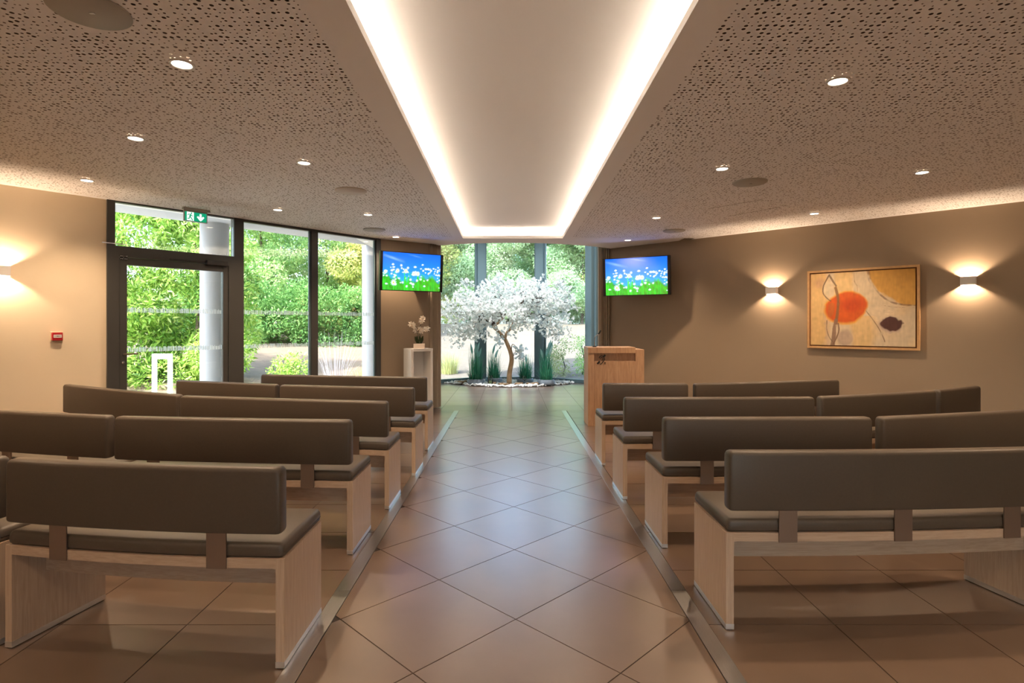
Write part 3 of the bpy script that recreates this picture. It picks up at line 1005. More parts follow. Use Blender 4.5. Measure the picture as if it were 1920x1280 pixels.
# ------------------------------------------------------------------ screens
def meadow(nx, ny):
    """daisies against a blue sky, as linear colours per grid vertex"""
    u, v = np.meshgrid(np.linspace(0, 1, nx), np.linspace(0, 1, ny))
    rr = np.random.default_rng(5)
    img = np.zeros((ny, nx, 3))
    sky_ = np.stack([0.0 + 0.02 * (1 - v), 0.10 + 0.28 * (1 - v) ** 1.5, 0.92 + 0 * v], -1)
    gr = np.stack([0.02 + 0.03 * u, 0.30 + 0.10 * np.sin(u * 40 + v * 30) * np.cos(u * 23), 0.01 + 0 * u], -1)
    wave = 0.33 + 0.07 * np.sin(u * 9 + 1) + 0.04 * np.sin(u * 31)
    blend = np.clip((wave - v) / 0.16 + 0.5, 0, 1)[..., None]
    img = sky_ * (1 - blend) + gr * blend
    for k in range(60):
        x, h_ = rr.random(), rr.uniform(0.05, 0.5)
        m_ = (np.abs(u - x - 0.04 * (v - .2) * rr.uniform(-1, 1)) < 0.006) & (v < h_)
        img[m_] = (0.03, rr.uniform(0.25, 0.55), 0.02)
    cloud = np.clip(1 - np.abs(v - (0.90 - 0.45 * (u - 0.05))) / 0.05, 0, 1) * np.clip(1 - np.abs(u - 0.17) / 0.22, 0, 1)
    cloud2 = np.clip(1 - np.abs(v - (0.95 - 0.30 * (u - 0.5))) / 0.03, 0, 1) * np.clip(1 - np.abs(u - 0.55) / 0.15, 0, 1)
    img += (cloud * 0.25 + cloud2 * 0.12)[..., None] * np.array([0.6, 0.8, 0.3])
    fl = []
    for k in range(75):
        x = rr.random()
        y = 0.62 - abs(rr.normal()) * 0.26
        if y < 0.03: continue
        fl.append((x, y, rr.uniform(0.018, 0.036)))
    fl += [(0.05, 0.48, 0.045), (0.17, 0.68, 0.032), (0.31, 0.665, 0.03), (0.39, 0.52, 0.05), (0.25, 0.52, 0.05), (0.55, 0.64, 0.04), (0.68, 0.71, 0.028),
           (0.74, 0.60, 0.04), (0.60, 0.46, 0.05), (0.53, 0.46, 0.05), (0.88, 0.62, 0.03), (0.96, 0.66, 0.03), (0.52, 0.17, 0.04), (0.72, 0.13, 0.03), (0.41, 0.11, 0.03)]
    fl.sort(key=lambda q: -q[1])
    fl.append((0.185, 0.20, 0.066))
    asp = 16 / 9
    for x, y, r_ in fl:
        r_ *= 1.2
        dx, dy = (u - x) * asp, (v - y) * rr.uniform(1.0, 1.9 if r_ < 0.06 else 1.0)
        d_ = np.hypot(dx, dy)
        th = np.arctan2(dy, dx)
        pet = r_ * 1.25 * (0.78 + 0.22 * np.cos(th * 11 + x * 50))
        a = np.clip((pet - d_) / 0.008, 0, 1)[..., None]
        wcol = np.array([0.62, 0.70, 0.92]) * rr.uniform(0.8, 1.05)
        img = img * (1 - a) + wcol * a
        if r_ > 0.038 or rr.random() < 0.35:
            c_ = np.clip((r_ * 0.36 - d_) / 0.006, 0, 1)[..., None]
            img = img * (1 - c_) + np.array([0.75, 0.52, 0.02]) * c_
    return np.clip(img, 0, 1)

def print_grid(name, img, W_, H_, mtx, material, parent):
    ny, nx = img.shape[:2]
    u, v = np.meshgrid(np.linspace(0, W_, nx), np.linspace(0, H_, ny))
    co = np.stack([u.ravel(), np.zeros(u.size), v.ravel()], 1)
    mt = np.array(mtx)
    co = co @ mt[:3, :3].T + mt[:3, 3] - np.array(wloc(parent))
    i = np.arange(nx * ny).reshape(ny, nx)
    f = np.stack([i[:-1, :-1], i[:-1, 1:], i[1:, 1:], i[1:, :-1]], -1).reshape(-1, 4)
    o = mesh_np(name, co, f, material, parent)
    a = o.data.color_attributes.new('print', 'FLOAT_COLOR', 'POINT')
    rgba = np.ones((nx * ny, 4), np.float32)
    rgba[:, :3] = img.reshape(-1, 3)
    a.data.foreach_set('color', rgba.ravel())
    return o

pic = meadow(176, 100)
def tv(A, B, zb, Ht, wallp, label):
    A, B = Vector(A), Vector(B)
    W_ = (B - A).length
    base = frame2((A.x, A.y, zb), B - A)
    mt = base @ Matrix.Rotation(R(4), 4, 'X')       # leans forward a little
    t = thing('wall_screen', label, 'television', (A.x, A.y, zb))
    bz = 0.012
    obj('casing', xf(box(0, W_, 0.004, 0.045, 0, Ht, 0.004), mt), 'black', t)
    obj('bezel', xf(join(box(0, 0.045, -0.006, 0.004, 0, Ht), box(W_ - 0.045, W_, -0.006, 0.004, 0, Ht), box(0.045, W_ - 0.045, -0.006, 0.004, 0, bz), box(0.045, W_ - 0.045, -0.006, 0.004, Ht - bz, Ht)), mt), 'black', t)
    print_grid('screen', pic, W_ - 0.09, Ht - 2 * bz, mt @ Matrix.Translation((0.045, -0.001, bz)), 'screen', t)
    c = mt @ Vector((W_ / 2, 0.045, Ht / 2))
    wp = Vector((*wallp, c.z))
    obj('wall_bracket', join(tube([tuple(c), tuple(wp)], 0.06, 10), xf(box(-0.15, 0.15, -0.012, 0.0, -0.12, 0.12), frame2(tuple(wp), B - A))), 'black', t)
    return t
tv((-2.025, 8.735), (-1.125, 9.30), 1.965, 0.611, (-1.62, 9.37), 'screen showing white daisies, hung at left of the bay')
tv((1.585, 9.62), (2.577, 9.09), 1.916, 0.632, (2.30, 9.66), 'screen showing white daisies, hung at right of the bay')

# ------------------------------------------------------------------ painting
def abstract(nx, ny):
    x, y = np.meshgrid(np.linspace(0, 1, nx), np.linspace(1, 0, ny))   # y = 0 at the top edge
    y = y[::1]
    y = np.linspace(1, 0, ny)[:, None] * np.ones((1, nx))
    rr = np.random.default_rng(3)
    def nz(sx, sy):
        gsm = rr.normal(size=(sy + 2, sx + 2))
        gx, gy = np.linspace(0, sx, nx), np.linspace(0, sy, ny)
        i, j = gx.astype(int), gy.astype(int)
        fx, fy = (gx - i)[None], (gy - j)[:, None]
        a = gsm[j][:, i] * (1 - fx) + gsm[j][:, i + 1] * fx
        b = gsm[j + 1][:, i] * (1 - fx) + gsm[j + 1][:, i + 1] * fx
        return a * (1 - fy) + b * fy
    n1, n2, n3 = nz(9, 7), nz(40, 30), nz(90, 16)
    img = np.ones((ny, nx, 3)) * np.array([0.66, 0.53, 0.36])
    def lay(mask, col, op=1.0):
        nonlocal img
        a = np.clip(mask, 0, 1)[..., None] * op
        img = img * (1 - a) + np.array(col) * a
    def ell(cx_, cy_, rx_, ry_, rot=0, soft=0.1, wob=0.0):
        c_, s_ = math.cos(rot), math.sin(rot)
        dx, dy = (x - cx_) * 1.36, y - cy_
        a, b = (dx * c_ + dy * s_) / rx_, (-dx * s_ + dy * c_) / ry_
        return (1 - np.sqrt(a * a + b * b) + wob * n1 + wob * 0.5 * n2) / soft
    def seg(p, wd, soft=0.004):
        dmin = np.full((ny, nx), 9.0)
        for (x0, y0_), (x1, y1_) in zip(p, p[1:]):
            ax, ay, bx, by = x0 * 1.36, y0_, x1 * 1.36, y1_
            t = np.clip(((x * 1.36 - ax) * (bx - ax) + (y - ay) * (by - ay)) / ((bx - ax) ** 2 + (by - ay) ** 2), 0, 1)
            dmin = np.minimum(dmin, np.hypot(x * 1.36 - ax - t * (bx - ax), y - ay - t * (by - ay)))
        return np.clip((wd + 0.002 * n2 - dmin) / soft, 0, 1)
    def curve(p, wd, **k_):
        return seg([tuple(q)[:2] for q in smooth_path([(a, b, 0) for a, b in p], 6)], wd, **k_)
    lay(np.clip((0.22 - x) / 0.06 + 0.4 * n1, 0, 1), (0.72, 0.46, 0.17), 0.8)                    # ochre left side
    lay(np.clip(np.minimum((x - 0.22) / 0.03, (0.44 - x) / 0.03) * (y < 0.32) + 0.2 * n1, 0, 1), (0.72, 0.49, 0.20), 0.75)
    lay(np.clip(np.minimum((x - 0.40) / 0.04, (0.70 - x) / 0.1) * (y > 0.6) + 0.3 * n1, 0, 1), (0.72, 0.48, 0.20), 0.75)
    lay(ell(0.10, 0.13, 0.11, 0.09, 0, 0.7, 0.3), (0.55, 0.30, 0.20), 0.55)
    lay(ell(0.17, 0.22, 0.07, 0.14, 0, 0.3, 0.1), (0.66, 0.56, 0.38), 0.9)
    lay(np.clip((0.04 + 0.02 * n1 - np.abs(x - 0.17 - 0.01 * n2)) / 0.03, 0, 1) * (y > 0.45), (0.55, 0.38, 0.30), 0.5)
    lay(ell(1.0, -0.10, 0.60, 0.58, 0, 0.05, 0.03), (0.62, 0.33, 0.06), 0.95)                      # big ochre disc, top right
    lay(ell(1.0, -0.10, 0.40, 0.38, 0, 0.8, 0.2), (0.55, 0.27, 0.04), 0.6)
    ring = [(0.585, 0.0), (0.60, 0.12), (0.655, 0.27), (0.74, 0.38), (0.84, 0.445), (1.0, 0.475)]
    lay(curve(ring, 0.012) * (0.6 + 0.5 * n2), (0.20, 0.11, 0.07), 0.75)
    lay(curve([(0.575, 0.0), (0.58, 0.10), (0.60, 0.16)], 0.012) * (0.5 + 0.5 * n2), (0.22, 0.15, 0.16), 0.8)
    lay(curve([(0.70, 0.46), (0.83, 0.49), (1.0, 0.50)], 0.008) * (0.4 + 0.6 * n3), (0.35, 0.22, 0.15), 0.6)
    lay(curve([(0.44, 0.0), (0.445, 0.13), (0.47, 0.19)], 0.008) * (0.6 + 0.6 * n2), (0.28, 0.16, 0.08), 0.7)
    lay(curve([(0.47, 0.19), (0.475, 0.32)], 0.005), (0.45, 0.22, 0.10), 0.6)
    for k_ in range(5):
        lay(curve([(0.55 + 0.01 * k_, 0.30 + 0.09 * k_), (0.68, 0.40 + 0.07 * k_), (0.80, 0.50 + 0.03 * k_)], 0.004) * (0.2 + n3), (0.42, 0.30, 0.22), 0.4)
    lay(ell(0.355, 0.485, 0.315, 0.235, -0.22, 0.10, 0.03), (0.75, 0.36, 0.05), 0.9)
    lay(ell(0.36, 0.48, 0.30, 0.215, -0.22, 0.12, 0.03), (0.62, 0.105, 0.012), 1.0)              # red blob
    lay(ell(0.42, 0.45, 0.20, 0.12, -0.2, 0.6, 0.1), (0.50, 0.055, 0.008), 0.8)
    lay(ell(0.21, 0.52, 0.05, 0.10, 0.1, 0.3, 0.2), (0.45, 0.13, 0.03), 0.7)
    lay(ell(0.78, 0.715, 0.185, 0.105, 0.12, 0.35, 0.22), (0.40, 0.28, 0.26), 0.7)
    lay(ell(0.795, 0.705, 0.155, 0.085, 0.14, 0.16, 0.20), (0.075, 0.022, 0.018), 0.97)            # dark mark
    lay(curve([(0.555, 0.53), (0.62, 0.65), (0.68, 0.78), (0.72, 0.90), (0.73, 0.94)], 0.007), (0.20, 0.10, 0.05), 0.85)
    lay(ell(0.35, 0.90, 0.12, 0.13, 0, 0.2, 0.1), (0.45, 0.32, 0.25), 0.7)
    br = (0.17, 0.10, 0.06)
    lay(curve([(0.195, 0.02), (0.16, 0.10), (0.132, 0.18), (0.130, 0.27), (0.165, 0.34), (0.205, 0.385)], 0.010), br, 0.9)
    lay(curve([(0.195, 0.03), (0.225, 0.10), (0.262, 0.18)], 0.013), br, 0.85)
    lay(curve([(0.258, 0.21), (0.275, 0.30), (0.285, 0.42), (0.275, 0.56), (0.262, 0.70)], 0.021), (0.24, 0.12, 0.05), 0.9)
    lay(curve([(0.262, 0.66), (0.245, 0.80), (0.235, 0.93), (0.225, 1.0)], 0.030), (0.26, 0.15, 0.10), 0.9)
    lay(curve([(0.285, 0.70), (0.290, 0.80), (0.265, 0.90), (0.235, 0.98)], 0.012), (0.22, 0.12, 0.07), 0.9)
    lay(curve([(0.168, 0.66), (0.168, 0.78), (0.19, 0.88), (0.225, 0.95)], 0.007), br, 0.85)
    lay(curve([(0.265, 0.72), (0.268, 0.82)], 0.008), (0.72, 0.62, 0.45), 0.9)
    img *= (1 + 0.05 * n2 + 0.04 * n3)[..., None]
    return np.clip(img, 0, 1)

pA, pB = Vector((4.136, 7.843)), Vector((5.042, 6.949))
pdv = (pB - pA).normalized()
pin = Vector((pdv.y, -pdv.x))
if pin.y > 0: pin = -pin
pm2 = frame2((pA.x + pin.x * 0.01, pA.y + pin.y * 0.01, 1.112), pdv)
PW, PH = (pB - pA).length, 1.055
pt_ = thing('framed_painting', 'abstract painting with a red-orange blob in a thin wooden frame on the taupe wall', 'painting', (pA.x, pA.y, 1.112))
ft, fd = 0.028, 0.045
obj('frame', xf(join(box(0, ft, -fd, 0, 0, PH), box(PW - ft, PW, -fd, 0, 0, PH), box(ft, PW - ft, -fd, 0, 0, ft), box(ft, PW - ft, -fd, 0, PH - ft, PH)), pm2), 'ply', pt_)
obj('frame_back', xf(box(ft, PW - ft, -0.012, 0, ft, PH - ft), pm2), 'rust', pt_)
cv = obj('stretcher', xf(box(ft + 0.016, PW - ft - 0.016, -0.038, -0.012, ft + 0.016, PH - ft - 0.016), pm2), 'rust', pt_)
print_grid('canvas', abstract(230, 180), PW - 2 * ft - 0.032, PH - 2 * ft - 0.032, pm2 @ Matrix.Translation((ft + 0.016, -0.0385, ft + 0.016)), 'canvas', pt_)

# ------------------------------------------------------------------ wall lights
def lamp_point(parent, loc, power, radius=0.012):
    d_ = bpy.data.lights.new('lamp', 'POINT')
    d_.energy = power
    d_.color = WARM
    d_.shadow_soft_size = radius
    o = bpy.data.objects.new('lamp', d_)
    C.objects.link(o)
    o.parent = parent
    o.location = loc
    return o
SW, SH, SD, ST = 0.142, 0.098, 0.10, 0.004
sbox = join(box(-SW / 2, SW / 2, -SD, -SD + ST, -SH / 2, SH / 2), box(-SW / 2, SW / 2, -ST, 0, -SH / 2, SH / 2),
            box(-SW / 2, -SW / 2 + ST, -SD + ST, -ST, -SH / 2, SH / 2), box(SW / 2 - ST, SW / 2, -SD + ST, -ST, -SH / 2, SH / 2))
sroot = None
for (sx, sy), zz, dv, lab in [((3.800, 8.178), 1.922, pdv, 'lit white box wall light to the left of the painting'),
                              ((5.371, 6.624), 1.940, pdv, 'lit white box wall light to the right of the painting'),
                              ((7.0, 5.02), 1.94, pdv, 'wall light on the right wall outside the picture'),
                              ((-4.992, 5.518), 1.952, GD, 'lit white wall light on the cream wall, cut by left picture edge'),
                              ((-6.55, 3.635), 1.95, GD, 'wall light on the cream wall outside the picture'),
                              ((7.99, 2.6), 1.94, Vector((0, -1)), 'added unseen wall light on the rear right wall, brightening the ceiling'), ((7.99, -0.6), 1.94, Vector((0, -1)), 'added unseen wall light, rearmost on the right, brightening the ceiling'),  # from here on, unseen wall lights added to brighten the ceiling
                              ((-7.99, 0.2), 1.94, Vector((0, 1)), 'added unseen wall light on the rear left wall, brightening the ceiling'), ((-7.99, -2.0), 1.94, Vector((0, 1)), 'added unseen wall light, rearmost on the left, brightening the ceiling'),
                              ((-4.5, -2.99), 1.94, Vector((-1, 0)), 'added unseen wall light on the back wall left of the rear glazing'), ((4.8, -2.99), 1.94, Vector((-1, 0)), 'added unseen wall light on the back wall right of the rear glazing')]:
    if sroot is None:
        sroot = thing('wall_light', lab, 'wall light', (0, 0, 0), 'white box wall lights')
        obj('housing', sbox, 'white', sroot)
        lamp_point(sroot, (0, -SD / 2, 0), SCONCE_W)
        o = sroot
    else:
        o = dup(sroot, (sx, sy, zz), lab)
    o.location = (sx, sy, zz)
    o.rotation_euler = (0, 0, math.atan2(dv.y, dv.x))

# fire call point
fm = frame2((-4.705, 5.861, 1.306), GD)
fc = thing('fire_call_point', 'small red fire alarm call point on the cream wall', 'fire alarm', (-4.705, 5.861, 1.306))
obj('back_plate', xf(box(-0.052, 0.052, -0.008, 0, -0.052, 0.052, 0.002), fm), 'cream', fc)
obj('housing', xf(box(-0.044, 0.044, -0.045, -0.008, -0.042, 0.042, 0.004), fm), 'red', fc)
wn = obj('break_window', xf(box(-0.034, 0.034, -0.047, -0.045, -0.012, 0.020), fm), 'white', fc)
obj('printed_marks', plates([disc2(-0.012, 0.004, 0.004, 8), disc2(0.012, 0.004, 0.004, 8), [(-0.006, 0.0), (0.006, 0.0), (0.006, 0.008), (-0.006, 0.008)], [(-0.026, 0.002), (-0.019, 0.002), (-0.019, 0.006), (-0.026, 0.006)], [(0.019, 0.002), (0.026, 0.002), (0.026, 0.006), (0.019, 0.006)]],
    tuple(fm @ Vector((0, -0.0471, 0))), tuple(fm.to_3x3() @ Vector((1, 0, 0))), (0, 0, 1), tuple(fm.to_3x3() @ Vector((0, -1, 0))), 0.0006), 'ink', wn)

# ------------------------------------------------------------------ exit sign under the ceiling
em = frame2((-3.802, 6.575, 0), GD)
ex = thing('exit_sign', 'green exit sign with running figure and down arrow, hanging under the ceiling before the door', 'exit sign', (-3.802, 6.575, 2.8))
obj('ceiling_rail', xf(box(-0.01, 0.29, -0.02, 0.02, 2.772, 2.80, 0.003), em), 'sign_f', ex)
pnl = obj('sign_panel', xf(box(0.0, 0.262, -0.006, 0.006, 2.640, 2.772), em), 'sign_f', ex)
ebx, eby, ebn = tuple(em.to_3x3() @ Vector((1, 0, 0))), (0, 0, 1), tuple(em.to_3x3() @ Vector((0, -1, 0)))
def esign(nm, polys, m, lift, th=0.0008):
    return obj(nm, plates(polys, tuple(em @ Vector((0, -0.006 - lift, 2.640))), ebx, eby, ebn, th), m, pnl)
rect = lambda a, b, c, d_: [(a, c), (b, c), (b, d_), (a, d_)]
esign('green_field', [rect(0.012, 0.252, 0.008, 0.112)], 'green', 0.0)
esign('white_field', [rect(0.034, 0.110, 0.010, 0.110)], 'sign_w', 0.001)
man = [disc2(0.083, 0.097, 0.009)] + stroke([(0.076, 0.084), (0.066, 0.054)], 0.018) + stroke([(0.072, 0.084), (0.052, 0.083), (0.042, 0.068)], 0.008) \
    + stroke([(0.078, 0.082), (0.090, 0.066), (0.104, 0.066)], 0.008) + stroke([(0.068, 0.054), (0.084, 0.038), (0.096, 0.014)], 0.011) + stroke([(0.064, 0.054), (0.058, 0.032), (0.038, 0.032)], 0.010)
esign('running_figure', man, 'green', 0.0020)
arrow = stroke([(0.185, 0.100), (0.185, 0.040)], 0.022) + stroke([(0.150, 0.068), (0.185, 0.026)], 0.020) + stroke([(0.220, 0.068), (0.185, 0.026)], 0.020) + [disc2(0.185, 0.028, 0.011)]
esign('arrow', arrow, 'sign_w', 0.001)

# ------------------------------------------------------------------ downlights and ceiling speakers
def spot(parent, loc, power):
    d_ = bpy.data.lights.new('lamp', 'SPOT')
    d_.energy = power
    d_.color = WARM
    d_.spot_size = R(128)
    d_.spot_blend = 0.75
    d_.shadow_soft_size = 0.035
    o = bpy.data.objects.new('lamp', d_)
    C.objects.link(o)
    o.parent = parent
    o.location = loc
dl = None
for x, y, lab in [(-1.735, 2.985, 'round lit downlight nearest the camera in the left perforated ceiling'),
                  (-2.764, 4.168, 'round lit downlight in left ceiling between the nearest one and the cream wall'),
                  (-1.751, 4.796, 'second lit downlight from the camera along the left side of the recess'),
                  (-4.028, 5.378, 'round lit downlight closest to the cream wall'),
                  (-2.773, 6.741, 'round lit downlight in front of the left windows, right of the exit sign'),
                  (-1.771, 7.033, 'third lit downlight from the camera along the left side of the recess'),
                  (-1.787, 8.812, 'farthest lit downlight on the left, above the left screen'),
                  (1.850, 3.194, 'round lit downlight nearest the camera in the right perforated ceiling'),
                  (1.863, 4.976, 'second lit downlight from the camera along the right side of the recess'),
                  (3.712, 5.097, 'round lit downlight in right ceiling above the right wall light'),
                  (1.872, 7.242, 'third lit downlight from the camera along the right side of the recess'),
                  (3.746, 6.966, 'round lit downlight over the painting, close to the taupe wall'),
                  (1.898, 9.143, 'farthest lit downlight on the right, above the right screen'),
                  (-1.735, 0.3, 'added unseen downlight behind the camera on the left'), (1.85, 0.4, 'added unseen downlight behind the camera on the right'),  # remaining hall downlights are added out of view as extra light
                  (-4.0, 2.6, 'added unseen downlight outside the picture on the left'), (3.72, 2.9, 'added unseen downlight outside the picture on the right'),
                  (-2.8, -0.9, 'added unseen rear downlight at the left of the hall'), (2.8, -0.7, 'added unseen rear downlight at the right of the hall')]:
    if dl is None:
        dl = thing('downlight', lab, 'downlight', (x, y, ZC), 'recessed downlights')
        off = (x, y, ZC)
        obj('trim_ring', lathe([(0.046, -0.002), (0.050, -0.006), (0.060, -0.005), (0.063, 0.0), (0.063, 0.002), (0.046, 0.002), (0.046, -0.002)], 28, x, y, ZC, False), 'white', dl, True)
        obj('lens', lathe([(0.001, -0.0035), (0.046, -0.003), (0.046, 0.001), (0.001, 0.001)], 28, x, y, ZC), 'lens', dl)
        spot(dl, (0, 0, -0.012), DOWN_W)
    else:
        dup(dl, (x, y, ZC), lab)

bay_d = bpy.data.lights.new('bay_fill_lamp', 'SPOT')  # unseen lamps added high in the bay to brighten the blossoms
bay_d.energy, bay_d.color, bay_d.spot_size, bay_d.spot_blend, bay_d.shadow_soft_size = 640, (0.97, 0.98, 1.0), R(75), 0.6, 0.05
for x, y, lab in [(-1.0, 11.0, 'added unseen lamp high in the bay ceiling left of the blossom tree'), (0.0, 10.5, 'added unseen lamp high in the bay ceiling before the blossom tree'), (1.0, 11.0, 'added unseen lamp high in the bay ceiling right of the blossom tree')]:
    b_ = dup(dl, (x, y, 6.05), lab)
    for ch in b_.children:
        if ch.type == 'LIGHT':
            ch.data = bay_d
            ch.rotation_euler = (R(24), 0, 0)

sp = None
for x, y, m, lab in [(-1.839, 2.471, 'speaker', 'large grey round ceiling speaker at upper left'),
                     (-1.955, 8.127, 'speaker', 'grey round ceiling speaker near the left screen'),
                     (2.303, 5.438, 'speaker', 'larger grey round ceiling speaker on the right'),
                     (2.380, 8.218, 'speaker', 'grey round ceiling speaker near the right screen'),
                     (-1.631, 5.782, 'wspeaker', 'white round ceiling disc on the left, above the second left window')]:
    if sp is None or m == 'wspeaker':
        s_ = thing('ceiling_speaker', lab, 'speaker', (x, y, ZC), 'round ceiling speakers')
        obj('grille', lathe([(0.001, -0.016), (0.150, -0.014), (0.158, -0.008), (0.158, 0.0), (0.001, 0.0)], 40, x, y, ZC), m, s_, True)
        if m == 'speaker':
            obj('badge', box(x + 0.0, x + 0.022, y - 0.006, y + 0.006, ZC - 0.018, ZC - 0.0155), 'silver', s_)
            sp = s_
    else:
        dup(sp, (x, y, ZC), lab)

# ------------------------------------------------------------------ curtains at the bay
def curtain(path, label, z1=2.80):
    pts = [Vector((*p, 0)) for p in path]
    P = smooth_path([tuple(p) for p in pts], 12)
    front, back = [], []
    for i, p in enumerate(P):
        d_ = (P[min(i + 1, len(P) - 1)] - P[max(i - 1, 0)]).normalized()
        n_ = Vector((-d_.y, d_.x, 0))
        o_ = 0.022 * math.sin(i * 1.05) + 0.008 * math.sin(i * 2.3)
        front.append(p + n_ * (o_ + 0.006))
        back.append(p + n_ * (o_ - 0.006))
    loop = front + back[::-1]
    st = [[(p.x + 0.0, p.y, z) for p in loop] for z in (0.015, 0.8, 1.8, z1)]
    c = thing('curtain', label, 'curtain', (path[0][0], path[0][1], 0), 'beige curtains at the bay')
    obj('cloth', sweep(st), 'fabric', c, True, 70)
    obj('heading', sweep([[(p.x, p.y, z) for p in loop] for z in (z1 - 0.06, z1 + 0.1)]), 'fabric', c)
curtain([(-1.375, 9.53), (-1.31, 9.62), (-1.255, 9.73), (-1.235, 9.80), (-1.30, 9.95), (-1.45, 10.1)], 'gathered beige curtain at left of the bay window')
curtain([(1.775, 10.13), (1.70, 10.16), (1.625, 10.20), (1.66, 10.35), (1.80, 10.5)], 'gathered beige curtain at right of the bay window, behind the lectern')

# ------------------------------------------------------------------ pebble bed
def rock(c, r, n=0):
    t = (1 + 5 ** 0.5) / 2
    v = [(-1, t, 0), (1, t, 0), (-1, -t, 0), (1, -t, 0), (0, -1, t), (0, 1, t), (0, -1, -t), (0, 1, -t), (t, 0, -1), (t, 0, 1), (-t, 0, -1), (-t, 0, 1)]
    f = [(0, 11, 5), (0, 5, 1), (0, 1, 7), (0, 7, 10), (0, 10, 11), (1, 5, 9), (5, 11, 4), (11, 10, 2), (10, 7, 6), (7, 1, 8), (3, 9, 4), (3, 4, 2), (3, 2, 6), (3, 6, 8), (3, 8, 9), (4, 9, 5), (2, 4, 11), (6, 2, 10), (8, 6, 7), (9, 8, 1)]
    s = [random.uniform(0.7, 1.25) for _ in range(3)]
    s[2] *= 0.65
    a = random.uniform(0, 6.3)
    out = []
    for p in v:
        q = [p[i] * s[i] * r / 1.9 for i in range(3)]
        out.append((c[0] + q[0] * math.cos(a) - q[1] * math.sin(a), c[1] + q[0] * math.sin(a) + q[1] * math.cos(a), c[2] + q[2]))
    return out, f
def in_bed(x, y):
    return y > 12.93 + 0.36 * x * x - 0.0 and y < 14.5 - max(0, abs(x) - 0.75) * 0.72
peb, chips = [], []
while len(peb) < 1500:
    x, y = random.uniform(-1.65, 1.65), random.uniform(12.8, 14.5)
    if in_bed(x, y):
        r_ = random.uniform(0.02, 0.042)
        peb.append(rock((x, y, r_ * 0.5 + random.uniform(0, 0.03)), r_))
tag(obj('pebble_bed', join(*peb), 'pebble', None, True, 60), 'bed of loose white pebbles around the blossom tree and pots', 'pebbles', None, 'stuff')
cx_list = [(-1.28, 13.70), (-1.18, 13.66), (-1.08, 13.72), (-0.20, 13.18), (-0.12, 13.12), (0.16, 13.22), (0.24, 13.28), (0.52, 13.25), (0.60, 13.30), (-0.42, 13.35), (0.42, 13.2)]
for i, (x, y) in enumerate(cx_list):
    v, f = rock((x, y, 0.055), 0.085)
    v = [(a, b, min(c_, 0.085)) for a, b, c_ in v]
    lab = ['leftmost of three brown stones at the left end of the pebble bed', 'middle of three brown stones at the left end of the pebble bed', 'rightmost of three brown stones at the left end of the pebble bed',
           'brown stone a little left of the blossom trunk', 'brown stone touching the front of the blossom trunk', 'brown stone just right of the blossom trunk', 'second brown stone right of the blossom trunk',
           'brown stone between the stemmed glass and the rightmost pot', 'brown stone nearest the rightmost grass pot', 'brown stone behind the candle jar', 'brown stone in front of the stemmed glass'][i]
    tag(obj('brown_stone', (v, f), 'brownstone', None, True, 60), lab, 'stone', 'brown stones on the pebbles')

# ------------------------------------------------------------------ blossom tree
TY = 13.32
bt = thing('blossom_tree', 'artificial white blossom tree with a twisted trunk, centred before the bay window', 'tree', (-0.03, TY, 0))
trunk = tube(smooth_path([(-0.03, TY, 0), (-0.02, TY, 0.3), (0.03, TY, 0.60), (0.0, TY, 0.80), (-0.08, TY, 1.0), (-0.14, TY, 1.13)], 6),
             [0.062 - 0.0007 * i for i in range(31)], 10)
obj('trunk', trunk, 'bark', bt, True)
b1 = smooth_path([(-0.13, TY, 1.10), (-0.27, TY - 0.05, 1.27), (-0.40, TY - 0.06, 1.40), (-0.27, TY - 0.03, 1.49), (-0.15, TY, 1.62)], 6)
b2 = smooth_path([(-0.14, TY, 1.10), (-0.08, TY + 0.03, 1.25), (0.04, TY + 0.05, 1.40), (0.06, TY + 0.04, 1.56), (0.15, TY, 1.75)], 6)
obj('limb', tube(b1, [0.042 - 0.0008 * i for i in range(len(b1))], 8), 'bark', bt, True)
obj('limb', tube(b2, [0.040 - 0.0008 * i for i in range(len(b2))], 8), 'bark', bt, True)
rb = random.Random(21)
clusters = []
gold = math.pi * (3 - 5 ** 0.5)
NB = 64
for k in range(NB):
    rr_ = math.sqrt((k + 0.5) / NB)
    a = k * gold
    x = -0.04 + 1.42 * rr_ * math.cos(a)
    y = TY + 0.75 * rr_ * math.sin(a)
    z = 2.28 - 0.46 * rr_ ** 2.2 + rb.uniform(-0.36, 0.20)
    clusters.append((x, y, z))
clusters += [(-1.32, TY - 0.2, 1.30), (-1.22, TY - 0.3, 1.12), (-1.10, TY - 0.25, 1.35), (-0.98, TY - 0.3, 1.22), (-0.85, TY - 0.35, 1.38), (-0.70, TY - 0.3, 1.20), (-0.95, TY - .2, 1.50),
             (-0.75, TY - .4, 1.55), (-0.5, TY - .4, 1.55), (-0.3, TY - .45, 1.7), (0.05, TY - .45, 1.60), (0.12, TY - .4, 1.42), (0.3, TY - .4, 1.55), (0.55, TY - .3, 1.48), (0.85, TY - .3, 1.50),
             (1.05, TY - .25, 1.40), (1.12, TY - .2, 1.22), (0.98, TY - .25, 1.27), (-1.55, TY - .1, 1.74), (-1.48, TY, 1.9), (1.42, TY, 1.95), (1.30, TY, 2.2), (1.18, TY, 2.42), (-0.28, TY - .1, 2.52), (-0.4, TY, 2.44),
             (0.20, TY - .05, 0.85), (0.24, TY - .05, 0.70), (-0.22, TY - .1, 1.12), (-1.05, TY, 2.44), (0.45, TY, 2.42), (-0.1, TY, 1.95), (0.4, TY - .2, 1.85), (0.8, TY - .2, 1.8), (-0.6, TY - .2, 1.9)]
tips = [b1[-1], b2[-1], b1[14], b2[16], b1[20], b2[22]]
tw = []
